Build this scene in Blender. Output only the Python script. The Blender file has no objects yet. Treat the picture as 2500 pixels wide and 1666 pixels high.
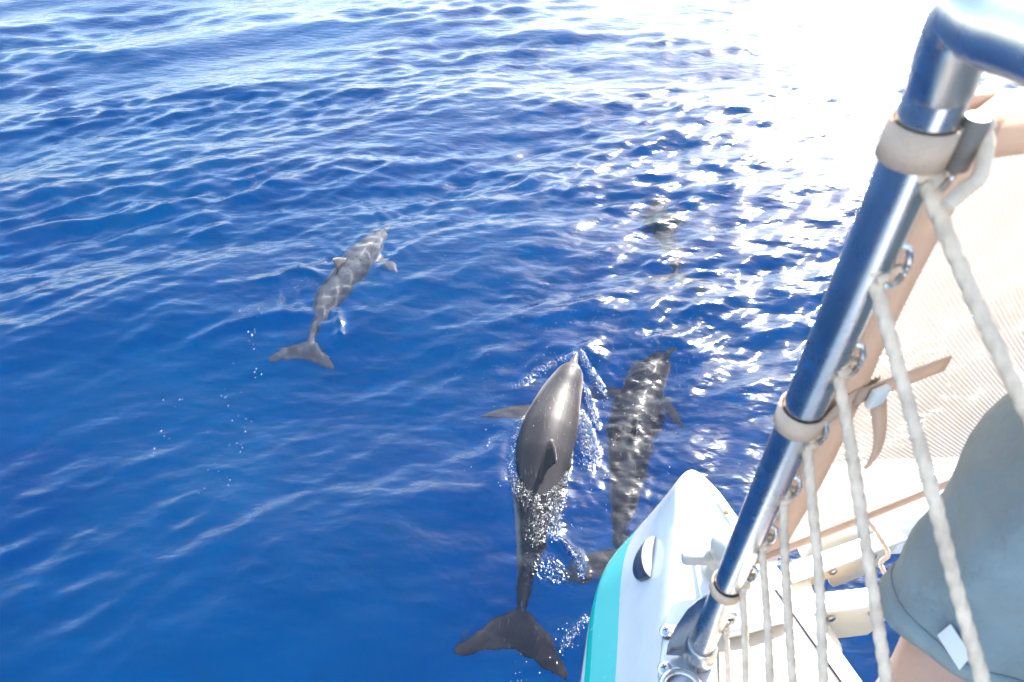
import bpy, bmesh, math, random
import numpy as np
from mathutils import Vector, Matrix, kdtree

R = math.radians
random.seed(7)
rng = np.random.default_rng(11)
sc = bpy.context.scene
COL = sc.collection

# ------------------------------------------------------------------ camera
CAM_H = 2.90            # lens height above the mean sea level (m)
PITCH = 40.0            # degrees below the horizon
FPX = 1659.0            # focal length in pixels of the 2500 px wide photograph
cam_d = bpy.data.cameras.new("camera")
cam = bpy.data.objects.new("camera", cam_d)
COL.objects.link(cam)
cam.location = (0, 0, CAM_H)
cam.rotation_euler = (R(90 - PITCH), 0, 0)
cam_d.sensor_width = 36.0
cam_d.lens = 36.0 * FPX / 2500.0
cam_d.clip_start = 0.02
cam_d.clip_end = 20000
cam_d.dof.use_dof = True
cam_d.dof.focus_distance = 2.6
cam_d.dof.aperture_fstop = 8.0
sc.camera = cam

# ------------------------------------------------------------------ sky and sun
SUN_EL, SUN_AZ = 32.0, 31.0     # azimuth clockwise from +Y (the way the camera looks)
world = bpy.data.worlds.new("World")
sc.world = world
world.use_nodes = True
wn = world.node_tree
sky = wn.nodes.new('ShaderNodeTexSky')
sky.sky_type = 'NISHITA'
sky.sun_disc = False
sky.sun_elevation = R(SUN_EL)
sky.sun_rotation = R(SUN_AZ)
sky.air_density = 1.1
sky.dust_density = 0.9
sky.ozone_density = 0.3
wn.links.new(sky.outputs[0], wn.nodes['Background'].inputs[0])
wn.nodes['Background'].inputs[1].default_value = 0.15

sun_d = bpy.data.lights.new("sun", 'SUN')
sun_d.energy = 4.5
sun_d.angle = R(0.53)
sun_d.color = (1.0, 0.95, 0.87)
sun = bpy.data.objects.new("sun", sun_d)
COL.objects.link(sun)
_sd = Vector((math.cos(R(SUN_EL)) * math.sin(R(SUN_AZ)), math.cos(R(SUN_EL)) * math.cos(R(SUN_AZ)), math.sin(R(SUN_EL))))
sun.rotation_euler = (-_sd).to_track_quat('-Z', 'Y').to_euler()
sun.location = (6, 8, 8)
sun_d.cycles.is_caustics_light = True      # sunlight focused by the ripples on the dolphins' backs

sc.view_settings.view_transform = 'Standard'
sc.view_settings.look = 'None'
sc.view_settings.exposure = 1.95
sc.view_settings.gamma = 1.0
sc.view_settings.use_curve_mapping = False
sc.render.engine = 'CYCLES'
cy = sc.cycles
cy.use_denoising = True
try:
    cy.denoiser = 'OPENIMAGEDENOISE'
except Exception:
    pass
cy.max_bounces = 10
cy.transmission_bounces = 6
cy.glossy_bounces = 4
cy.diffuse_bounces = 3
cy.volume_bounces = 2
cy.transparent_max_bounces = 12
cy.sample_clamp_indirect = 300.0
cy.caustics_reflective = False
cy.caustics_refractive = True

# ------------------------------------------------------------------ measuring helpers
_cp, _sp = math.cos(R(PITCH)), math.sin(R(PITCH))


def ray(px, py):
    """direction (scaled to unit depth along the lens axis) through a spot of the photograph"""
    X = (px - 1250.0) / FPX
    Y = -(py - 833.0) / FPX
    return Vector((X, Y * _sp + _cp, Y * _cp - _sp))


def at_depth(px, py, d):
    return Vector((0, 0, CAM_H)) + ray(px, py) * d


def at_z(px, py, z):
    v = ray(px, py)
    return Vector((0, 0, CAM_H)) + v * ((z - CAM_H) / v.z)


def in_water(px, py, z):
    """the spot at height z that is SEEN at (px, py): below the surface the line of sight is bent by the water"""
    if z >= 0:
        return at_z(px, py, z)
    s = at_z(px, py, 0.0)
    d = (s - Vector((0, 0, CAM_H))).normalized()
    hz = Vector((d.x, d.y, 0))
    st = hz.length / 1.333
    return s + hz.normalized() * (-z * st / math.sqrt(1 - st * st)) + Vector((0, 0, z))


# ------------------------------------------------------------------ object helpers
def mesh_obj(name, verts, faces, mat, parent=None, smooth=True):
    me = bpy.data.meshes.new(name)
    me.from_pydata([tuple(v) for v in verts], [], [tuple(f) for f in faces])
    me.update()
    return link_mesh(name, me, mat, parent, smooth)


def link_mesh(name, me, mat, parent=None, smooth=True):
    o = bpy.data.objects.new(name, me)
    COL.objects.link(o)
    if mat is not None:
        me.materials.append(mat)
    if smooth:
        me.polygons.foreach_set("use_smooth", [True] * len(me.polygons))
    if parent is not None:
        set_parent(o, parent)
    return o


def set_parent(o, p):
    o.parent = p
    bpy.context.view_layer.update()
    o.matrix_parent_inverse = p.matrix_world.inverted()


def empty(name, loc=(0, 0, 0)):
    o = bpy.data.objects.new(name, None)
    o.location = loc
    o.empty_display_size = 0.1
    COL.objects.link(o)
    return o


def tag(o, label, cat, group=None, kind=None):
    if label:
        o["label"] = label
    if cat:
        o["category"] = cat
    if group:
        o["group"] = group
    if kind:
        o["kind"] = kind
    return o


def catmull(pts, n):
    """n points evenly spread along a smooth curve through pts"""
    P = [Vector(p) for p in pts]
    P = [P[0] * 2 - P[1]] + P + [P[-1] * 2 - P[-2]]
    fine = []
    for i in range(1, len(P) - 2):
        a, b, c, d = P[i - 1], P[i], P[i + 1], P[i + 2]
        for k in range(24):
            t = k / 24
            fine.append(0.5 * ((2 * b) + (c - a) * t + (2 * a - 5 * b + 4 * c - d) * t * t + (3 * b - a - 3 * c + d) * t ** 3))
    fine.append(P[-2].copy())
    L = [0.0]
    for i in range(1, len(fine)):
        L.append(L[-1] + (fine[i] - fine[i - 1]).length)
    out = []
    j = 0
    for k in range(n):
        s = L[-1] * k / (n - 1)
        while j < len(L) - 2 and L[j + 1] < s:
            j += 1
        f = (s - L[j]) / max(L[j + 1] - L[j], 1e-9)
        out.append(fine[j].lerp(fine[j + 1], min(max(f, 0), 1)))
    return out


def frames(pts, up=Vector((0, 0, 1))):
    out = []
    n = len(pts)
    for i in range(n):
        t = (pts[min(i + 1, n - 1)] - pts[max(i - 1, 0)]).normalized()
        s = t.cross(up)
        if s.length < 1e-4:
            s = t.cross(Vector((0, 1, 0)))
        s.normalize()
        u = s.cross(t).normalized()
        out.append((t, s, u))
    return out


def tube_data(pts, rad, seg=12, cap=True, up=Vector((0, 0, 1)), twist=None):
    """verts and faces of a round tube along pts; rad is a number or a list"""
    fr = frames(pts, up)
    V, F = [], []
    n = len(pts)
    for i, p in enumerate(pts):
        r = rad[i] if isinstance(rad, (list, tuple)) else rad
        t, s, u = fr[i]
        for k in range(seg):
            a = 2 * math.pi * k / seg
            V.append(p + s * (r * math.cos(a)) + u * (r * math.sin(a)))
    for i in range(n - 1):
        for k in range(seg):
            k2 = (k + 1) % seg
            F.append((i * seg + k, i * seg + k2, (i + 1) * seg + k2, (i + 1) * seg + k))
    if cap:
        F.append(tuple(range(seg))[::-1])
        F.append(tuple((n - 1) * seg + k for k in range(seg)))
    return V, F


class MB:
    """collects shapes of ONE part"""
    def __init__(self):
        self.V, self.F = [], []

    def add(self, V, F):
        o = len(self.V)
        self.V += [Vector(v) for v in V]
        self.F += [tuple(i + o for i in f) for f in F]
        return self

    def tube(self, pts, rad, seg=12, cap=True, up=Vector((0, 0, 1))):
        return self.add(*tube_data([Vector(p) for p in pts], rad, seg, cap, up))

    def box(self, c, sx, sy, sz, rot=None):
        c = Vector(c)
        V = []
        for dz in (-1, 1):
            for dx, dy in ((-1, -1), (1, -1), (1, 1), (-1, 1)):
                v = Vector((dx * sx / 2, dy * sy / 2, dz * sz / 2))
                if rot is not None:
                    v = rot @ v
                V.append(c + v)
        return self.add(V, [(3, 2, 1, 0), (4, 5, 6, 7), (0, 1, 5, 4), (1, 2, 6, 5), (2, 3, 7, 6), (3, 0, 4, 7)])

    def lathe(self, prof, c, rot=None, seg=24):
        """prof = [(r, z)...]; closed at both ends"""
        c = Vector(c)
        V, F = [], []
        for r, z in prof:
            for k in range(seg):
                a = 2 * math.pi * k / seg
                v = Vector((r * math.cos(a), r * math.sin(a), z))
                if rot is not None:
                    v = rot @ v
                V.append(c + v)
        n = len(prof)
        for i in range(n - 1):
            for k in range(seg):
                k2 = (k + 1) % seg
                F.append((i * seg + k, i * seg + k2, (i + 1) * seg + k2, (i + 1) * seg + k))
        F.append(tuple(range(seg))[::-1])
        F.append(tuple((n - 1) * seg + k for k in range(seg)))
        return self.add(V, F)

    def prism(self, poly, off):
        """extrude a planar polygon (world points) by vector off"""
        n = len(poly)
        off = Vector(off)
        V = [Vector(p) for p in poly] + [Vector(p) + off for p in poly]
        F = [tuple(range(n))[::-1], tuple(range(n, 2 * n))]
        for i in range(n):
            j = (i + 1) % n
            F.append((i, j, n + j, n + i))
        return self.add(V, F)

    def build(self, name, mat, parent=None, smooth=True, bevel=0.0, segs=2, recalc=True, autosmooth=True):
        me = bpy.data.meshes.new(name)
        me.from_pydata([tuple(v) for v in self.V], [], self.F)
        me.update()
        bm = bmesh.new()
        bm.from_mesh(me)
        if recalc:
            bmesh.ops.recalc_face_normals(bm, faces=bm.faces)
        if bevel > 0:
            ed = [e for e in bm.edges if len(e.link_faces) == 2 and e.calc_face_angle(0) > R(35)]
            bmesh.ops.bevel(bm, geom=ed, offset=bevel, segments=segs, profile=0.5, affect='EDGES', clamp_overlap=True)
        if smooth and autosmooth:
            for e in bm.edges:
                if len(e.link_faces) == 2 and e.calc_face_angle(0) > R(38):
                    e.smooth = False
        bm.to_mesh(me)
        bm.free()
        return link_mesh(name, me, mat, parent, smooth)


# ------------------------------------------------------------------ material helpers
def new_mat(name):
    m = bpy.data.materials.new(name)
    m.use_nodes = True
    return m, m.node_tree.nodes, m.node_tree.links


def principled(name, color, rough=0.5, metal=0.0, noise=0.0, nscale=20.0, bump=0.0, bscale=60.0, bdist=0.002, coat=0.0, spec=0.5, dirt=None, dscale=6.0, dlo=0.55, dhi=0.75):
    """a Principled surface with colour variation, fine relief and optional stains"""
    m, N, L = new_mat(name)
    b = N['Principled BSDF']
    b.inputs['Roughness'].default_value = rough
    b.inputs['Metallic'].default_value = metal
    b.inputs['Coat Weight'].default_value = coat
    b.inputs['Specular IOR Level'].default_value = spec
    tc = N.new('ShaderNodeTexCoord')
    col = None
    c1 = tuple(color) + (1,)
    if noise > 0:
        t = N.new('ShaderNodeTexNoise')
        t.inputs['Scale'].default_value = nscale
        t.inputs['Detail'].default_value = 6
        L.new(tc.outputs['Object'], t.inputs['Vector'])
        r = N.new('ShaderNodeValToRGB')
        r.color_ramp.elements[0].position = 0.3
        r.color_ramp.elements[1].position = 0.7
        r.color_ramp.elements[0].color = tuple(max(0, c * (1 - noise)) for c in color) + (1,)
        r.color_ramp.elements[1].color = tuple(min(1, c * (1 + noise)) for c in color) + (1,)
        L.new(t.outputs['Fac'], r.inputs['Fac'])
        col = r.outputs['Color']
        rr = N.new('ShaderNodeMapRange')
        rr.inputs['To Min'].default_value = max(0.02, rough * 0.75)
        rr.inputs['To Max'].default_value = min(1, rough * 1.3)
        L.new(t.outputs['Fac'], rr.inputs['Value'])
        L.new(rr.outputs['Result'], b.inputs['Roughness'])
    if dirt is not None:
        t = N.new('ShaderNodeTexNoise')
        t.inputs['Scale'].default_value = dscale
        t.inputs['Detail'].default_value = 8
        t.inputs['Roughness'].default_value = 0.65
        L.new(tc.outputs['Object'], t.inputs['Vector'])
        r = N.new('ShaderNodeMapRange')
        r.inputs['From Min'].default_value = dlo
        r.inputs['From Max'].default_value = dhi
        L.new(t.outputs['Fac'], r.inputs['Value'])
        mx = N.new('ShaderNodeMix')
        mx.data_type = 'RGBA'
        L.new(r.outputs['Result'], mx.inputs['Factor'])
        if col is not None:
            L.new(col, mx.inputs['A'])
        else:
            mx.inputs['A'].default_value = c1
        mx.inputs['B'].default_value = tuple(dirt) + (1,)
        col = mx.outputs['Result']
    if col is not None:
        L.new(col, b.inputs['Base Color'])
    else:
        b.inputs['Base Color'].default_value = c1
    if bump > 0:
        t = N.new('ShaderNodeTexNoise')
        t.inputs['Scale'].default_value = bscale
        t.inputs['Detail'].default_value = 4
        L.new(tc.outputs['Object'], t.inputs['Vector'])
        bp = N.new('ShaderNodeBump')
        bp.inputs['Strength'].default_value = bump
        bp.inputs['Distance'].default_value = bdist
        L.new(t.outputs['Fac'], bp.inputs['Height'])
        L.new(bp.outputs['Normal'], b.inputs['Normal'])
    return m

# ================================================================== DOLPHIN COURSES (needed by the sea around them)
# each: path of the spine from beak tip to fluke notch (x, y, z), where z is the height of the axis above mean sea level
def path(rows):
    return [in_water(px, py, z) for px, py, z in rows]


D_LEFT = path([(950, 556, -0.13), (925, 582, -0.12), (893, 617, -0.13), (850, 670, -0.15), (810, 718, -0.19), (783, 766, -0.21), (763, 812, -0.22), (748, 846, -0.24)])
D_LEAD = path([(1409, 860, 0.045), (1390, 918, 0.03), (1362, 985, -0.02), (1333, 1080, -0.035), (1313, 1190, -0.095), (1300, 1300, -0.15), (1285, 1410, -0.20), (1266, 1535, -0.22)])
D_RIGHT = path([(1640, 832, -0.26), (1602, 876, -0.27), (1570, 948, -0.30), (1550, 1030, -0.32), (1534, 1130, -0.33), (1520, 1240, -0.34), (1512, 1315, -0.36), (1500, 1385, -0.38)])
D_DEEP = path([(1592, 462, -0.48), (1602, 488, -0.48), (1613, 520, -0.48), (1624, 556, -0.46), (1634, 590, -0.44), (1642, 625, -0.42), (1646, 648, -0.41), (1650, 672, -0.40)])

# ================================================================== THE SEA
WDIR = R(122)      # direction the main wave train runs (angle from +X)
_waves = []
_nw = 190
for i in range(_nw):
    u = i / (_nw - 1)
    lam = 0.09 * (9.0 / 0.09) ** u
    spread = R(24) * (1 - 0.3 * u)
    th = (WDIR if i % 5 else WDIR - R(42)) + rng.normal() * spread
    # slope per component: strongest for 0.2-0.8 m wavelets, little swell
    sl = 0.029 * math.exp(-((math.log(lam / 0.26)) / 1.10) ** 2) + 0.0035 + 0.013 * math.exp(-((math.log(lam / 2.3)) / 0.6) ** 2)
    _waves.append((lam, th, sl * lam / (2 * math.pi) * rng.uniform(0.6, 1.4), rng.uniform(0, 2 * math.pi)))


_env = []
for i in range(7):
    lam, th = rng.uniform(1.6, 7.0), rng.uniform(0, 2 * math.pi)
    _env.append((2 * math.pi / lam * math.cos(th), 2 * math.pi / lam * math.sin(th), rng.uniform(0, 6.28)))


def _seg_dist(X, Y, pts):
    """distance of points to a polyline and the place along it (0..1)"""
    best = np.full(X.shape, 1e9)
    T = np.zeros(X.shape)
    side = np.zeros(X.shape)
    n = len(pts) - 1
    for i in range(n):
        ax, ay = pts[i][0], pts[i][1]
        bx, by = pts[i + 1][0], pts[i + 1][1]
        dx, dy = bx - ax, by - ay
        L2 = dx * dx + dy * dy
        t = np.clip(((X - ax) * dx + (Y - ay) * dy) / L2, 0, 1)
        d = np.hypot(X - ax - t * dx, Y - ay - t * dy)
        m = d < best
        best = np.where(m, d, best)
        T = np.where(m, (i + t) / n, T)
        side = np.where(m, (dx * (Y - ay) - dy * (X - ax)), side)
    return best, T, side


def water_pts(rows):
    return [at_z(px, py, 0.0) for px, py in rows]


# troubled strips of water: (path, half width, height of the chop)
STRIPS = [
    (water_pts([(1409, 862), (1360, 875), (1300, 905), (1262, 935)]), 0.028, 0.013),
    (water_pts([(1412, 862), (1445, 905), (1478, 955)]), 0.022, 0.014),
    (water_pts([(1405, 900), (1430, 950), (1448, 1000), (1462, 1035)]), 0.018, 0.010),
    (water_pts([(1404, 1000), (1432, 1060), (1438, 1125)]), 0.050, 0.016),
    (water_pts([(1400, 985), (1398, 1050), (1385, 1110), (1375, 1170)]), 0.022, 0.012),
    (water_pts([(1275, 1010), (1262, 1070), (1250, 1140), (1262, 1210)]), 0.026, 0.013),
    (water_pts([(1372, 1150), (1350, 1190), (1345, 1260), (1345, 1310)]), 0.045, 0.013),
    (water_pts([(1262, 1160), (1285, 1215), (1310, 1260), (1302, 1340)]), 0.050, 0.012),
    (water_pts([(1340, 1300), (1375, 1330), (1405, 1375), (1420, 1420)]), 0.018, 0.014),
    (water_pts([(1430, 1512), (1408, 1535), (1388, 1560), (1372, 1590)]), 0.020, 0.0095),
    (water_pts([(1290, 1380), (1335, 1400), (1380, 1440)]), 0.10, 0.004),
    (water_pts([(770, 690), (715, 715), (640, 760), (540, 800)]), 0.07, 0.005),
    (water_pts([(800, 640), (735, 668), (680, 672)]), 0.04, 0.006),
]
# long smooth swells and hollows thrown up by the dolphins: (path, half width, height)
RIDGES = [
    (water_pts([(1262, 1000), (1215, 1070), (1215, 1160), (1255, 1220)]), 0.09, 0.030),
    (water_pts([(1255, 1465), (1190, 1490), (1150, 1540), (1110, 1590)]), 0.024, 0.005),
    (water_pts([(1340, 1315), (1400, 1355), (1430, 1425)]), 0.030, 0.025),
    (water_pts([(1355, 1600), (1290, 1625), (1200, 1662)]), 0.026, 0.004),
    (water_pts([(815, 752), (828, 790), (832, 840)]), 0.035, 0.025),
    (water_pts([(810, 680), (730, 668), (680, 690), (600, 700)]), 0.05, 0.035),
    (water_pts([(780, 770), (680, 775), (560, 800), (430, 850)]), 0.06, 0.03),
    (water_pts([(900, 690), (960, 640), (1040, 590)]), 0.05, 0.018),
    (water_pts([(1398, 1000), (1420, 1060), (1425, 1130)]), 0.05, 0.02),
    (water_pts([(1100, 880), (1200, 850), (1330, 840), (1420, 850), (1500, 900)]), 0.10, 0.02),
]
_chop = []
for i in range(60):
    lam = rng.uniform(0.018, 0.06)
    _chop.append((2 * math.pi / lam, rng.uniform(0, 2 * math.pi), lam, rng.uniform(0, 2 * math.pi)))


_rip = [(rng.uniform(0, 1), rng.uniform(0, 2 * math.pi), rng.uniform(0, 2 * math.pi)) for i in range(36)]
RIPPLED = [(D_RIGHT[:6], 0.35, 0.05, 0.10, 0.00125), (D_LEFT[:6], 0.42, 0.085, 0.15, 0.0032)]
CHOP = None


def sea_height(X, Y, cell=None, fine=True):
    """height of the water surface; cell = mesh spacing there (shorter waves are left out)"""
    global CHOP
    CHOP = np.zeros_like(X)
    H = np.zeros_like(X)
    if cell is None:
        cell = np.zeros_like(X)
    # the water alongside the bow is calmer
    calm = 1 - 0.62 * np.exp(-(((X + 0.8) / 2.6) ** 2 + ((Y - 1.3) / 2.0) ** 2))
    env = np.zeros_like(X)
    for kx, ky, ph in _env:
        env += np.sin(kx * X + ky * Y + ph)
    env = np.clip(1.0 + 0.28 * env, 0.35, 1.8)          # gusts: wavelets come in groups
    ce = calm * env
    for lam, th, a, ph in _waves:
        k = 2 * math.pi / lam
        w = np.clip(lam / (cell * 2.4 + 1e-6) - 1.0, 0, 1)
        top = len(X)
        if X.ndim == 2:                       # rows run outwards: stop where this wave is too short for the mesh
            nzr = np.nonzero(w.any(axis=1))[0]
            if len(nzr) == 0:
                continue
            top = nzr[-1] + 1
        s = np.sin(k * (math.cos(th) * X[:top] + math.sin(th) * Y[:top]) + ph)
        s = s + 0.16 * (2 * s * s - 1)
        H[:top] += a * w[:top] * s * (ce[:top] if lam < 1.2 else 1.0)
    if fine:
        near = (np.hypot(X, Y) < 9)
        idx = np.nonzero(near)
        x, y = X[idx], Y[idx]
        add = np.zeros_like(x)
        ch = np.zeros_like(x)
        for k, th, lam, ph in _chop:
            ch += np.sin(k * (math.cos(th) * x + math.sin(th) * y) + ph) / math.sqrt(len(_chop) / 2)
        amp = np.zeros_like(x)
        for pts, wd, h in STRIPS:
            d, t, sd = _seg_dist(x, y, pts)
            e = np.exp(-(d / wd) ** 2) * np.clip(t * 8 + 0.4, 0, 1) * np.clip((1 - t) * 5 + 0.2, 0, 1)
            amp = np.maximum(amp, h * e)
            add += 0.5 * h * e
        add += amp * ch * 0.22
        CHOP[idx] = amp
        for pts, wd, lo, hi, amp_r in RIPPLED:
            d, t, sd = _seg_dist(x, y, pts)
            ra = np.exp(-(d / wd) ** 2)
            q = ra > 0.02
            rp = np.zeros(int(q.sum()))
            for u_, th, ph in _rip:
                lam = lo + (hi - lo) * u_
                rp += lam / hi * np.sin(2 * math.pi / lam * (math.cos(th) * x[q] + math.sin(th) * y[q]) + ph)
            add[q] += amp_r * ra[q] * rp / math.sqrt(len(_rip) / 2)
        for pts, wd, h in RIDGES:
            d, t, sd = _seg_dist(x, y, pts)
            e = np.exp(-(d / wd) ** 2) * np.clip(t * 5, 0, 1) * np.clip((1 - t) * 4, 0, 1)
            add += h * e
        H[idx] += add
    return H


def build_sea():
    # a polar sheet round the spot below the lens, finest where the camera looks, out to the horizon
    az = list(np.arange(-62, 62.001, 0.165))
    az = [a for a in az]
    b = 62.0
    while b < 298 - 4:
        b += 4
        az.append(b)
    az = np.radians(np.array(az))
    rr = [0.30]
    while rr[-1] < 26:
        rr.append(rr[-1] * (1.0032 if rr[-1] < 5.6 else 1.0045 if rr[-1] < 9.0 else 1.0078))
    while rr[-1] < 9000:
        rr.append(rr[-1] * 1.06)
    rr = np.array(rr)
    A, Rr = np.meshgrid(az, rr)
    X = Rr * np.sin(A)
    Y = Rr * np.cos(A)
    step = np.where(Rr < 9, Rr * 0.0045, np.where(Rr < 26, Rr * 0.0078, Rr * 0.06))
    cell = np.where(np.abs(np.degrees(A)) < 62.2, step, np.maximum(step, Rr * 0.07))
    Z = sea_height(X, Y, cell)
    chop = CHOP.copy()
    Z *= np.clip((9000 - Rr) / 3000, 0, 1)
    nr, na = X.shape
    V = np.stack([X.ravel(), Y.ravel(), Z.ravel()], 1)
    i = np.arange(nr - 1)[:, None]
    j = np.arange(na)[None, :]
    j2 = (j + 1) % na
    q = np.stack([(i * na + j).ravel(), (i * na + j2).ravel(), ((i + 1) * na + j2).ravel(), ((i + 1) * na + j).ravel()], 1)

    # centre fan
    c0 = len(V)
    V = np.vstack([V, [[0, 0, float(Z[0].mean())]]])
    jj = np.arange(na)
    jn = (jj + 1) % na
    tri1 = np.stack([np.full(na, c0), jn, jj], 1)
    me = bpy.data.meshes.new("sea")
    quads = q
    tris = tri1
    nl = quads.size + tris.size
    me.vertices.add(len(V))
    me.vertices.foreach_set("co", V.ravel())
    me.loops.add(nl)
    me.loops.foreach_set("vertex_index", np.concatenate([quads.ravel(), tris.ravel()]).astype(np.int32))
    npoly = len(quads) + len(tris)
    me.polygons.add(npoly)
    st = np.concatenate([np.arange(len(quads)) * 4, len(quads) * 4 + np.arange(len(tris)) * 3]).astype(np.int32)
    me.polygons.foreach_set("loop_start", st)
    me.update(calc_edges=True)
    me.validate()
    at = me.attributes.new('chop', 'FLOAT', 'POINT')
    cv = np.zeros(len(V), dtype=np.float32)
    cv[:nr * na] = chop.ravel() / 0.013
    at.data.foreach_set('value', cv)
    return me


def sea_material():
    m, N, L = new_mat("sea_water")
    for n in list(N):
        N.remove(n)
    out = N.new('ShaderNodeOutputMaterial')
    g = N.new('ShaderNodeBsdfGlass')
    g.inputs['IOR'].default_value = 1.333
    g.inputs['Roughness'].default_value = 0.16     # unresolved capillary ripples: spreads each sun glint a little
    g.inputs['Color'].default_value = (0.95, 0.975, 1, 1)
    L.new(g.outputs[0], out.inputs['Surface'])
    tc = N.new('ShaderNodeTexCoord')
    at = N.new('ShaderNodeAttribute')
    at.attribute_name = 'chop'
    mp = N.new('ShaderNodeMapping')
    mp.inputs['Rotation'].default_value = (0, 0, R(-32))
    mp.inputs['Scale'].default_value = (0.45, 1.0, 1.0)
    L.new(tc.outputs['Object'], mp.inputs['Vector'])
    n1 = N.new('ShaderNodeTexNoise')          # wind ripples everywhere
    n1.inputs['Scale'].default_value = 15.0
    n1.inputs['Detail'].default_value = 3.0
    n1.inputs['Roughness'].default_value = 0.45
    L.new(mp.outputs[0], n1.inputs['Vector'])
    n2 = N.new('ShaderNodeTexNoise')          # broken water along the wakes
    n2.inputs['Scale'].default_value = 62.0
    n2.inputs['Detail'].default_value = 2.0
    L.new(tc.outputs['Object'], n2.inputs['Vector'])
    mu = N.new('ShaderNodeMath')
    mu.operation = 'MULTIPLY'
    L.new(n2.outputs['Fac'], mu.inputs[0])
    L.new(at.outputs['Fac'], mu.inputs[1])
    mu2 = N.new('ShaderNodeMath')
    mu2.operation = 'MULTIPLY'
    mu2.inputs[1].default_value = 0.030
    L.new(mu.outputs[0], mu2.inputs[0])
    mu1 = N.new('ShaderNodeMath')
    mu1.operation = 'MULTIPLY_ADD'
    mu1.inputs[1].default_value = 0.0105
    L.new(n1.outputs['Fac'], mu1.inputs[0])
    L.new(mu2.outputs[0], mu1.inputs[2])
    bp = N.new('ShaderNodeBump')
    bp.inputs['Strength'].default_value = 1.0
    bp.inputs['Distance'].default_value = 1.0
    L.new(mu1.outputs[0], bp.inputs['Height'])
    L.new(bp.outputs[0], g.inputs['Normal'])
    return m


sea = link_mesh("sea", build_sea(), sea_material())
tag(sea, "deep blue rippled sea glittering in the sun", "sea", kind="structure")
sea.cycles.is_caustics_caster = True

# the blue depths: the light the deep water sends back up
m, N, L = new_mat("deep_blue_water")
b = N['Principled BSDF']
b.inputs['Roughness'].default_value = 1.0
b.inputs['Specular IOR Level'].default_value = 0.0
tc = N.new('ShaderNodeTexCoord')
nz = N.new('ShaderNodeTexNoise')
nz.inputs['Scale'].default_value = 0.45
nz.inputs['Detail'].default_value = 3
L.new(tc.outputs['Object'], nz.inputs['Vector'])
cr = N.new('ShaderNodeValToRGB')
cr.color_ramp.elements[0].position = 0.3
cr.color_ramp.elements[1].position = 0.7
cr.color_ramp.elements[0].color = (0.0002, 0.062, 0.225, 1)
cr.color_ramp.elements[1].color = (0.0002, 0.102, 0.265, 1)
L.new(nz.outputs['Fac'], cr.inputs['Fac'])
L.new(cr.outputs['Color'], b.inputs['Base Color'])
n_ = 96
depths = mesh_obj("deep_water", [(9500 * math.cos(2 * math.pi * k / n_), 9500 * math.sin(2 * math.pi * k / n_), -3.0) for k in range(n_)], [tuple(range(n_))], m)
tag(depths, "plain deep blue of the water far below the surface", "sea", kind="structure")

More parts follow.
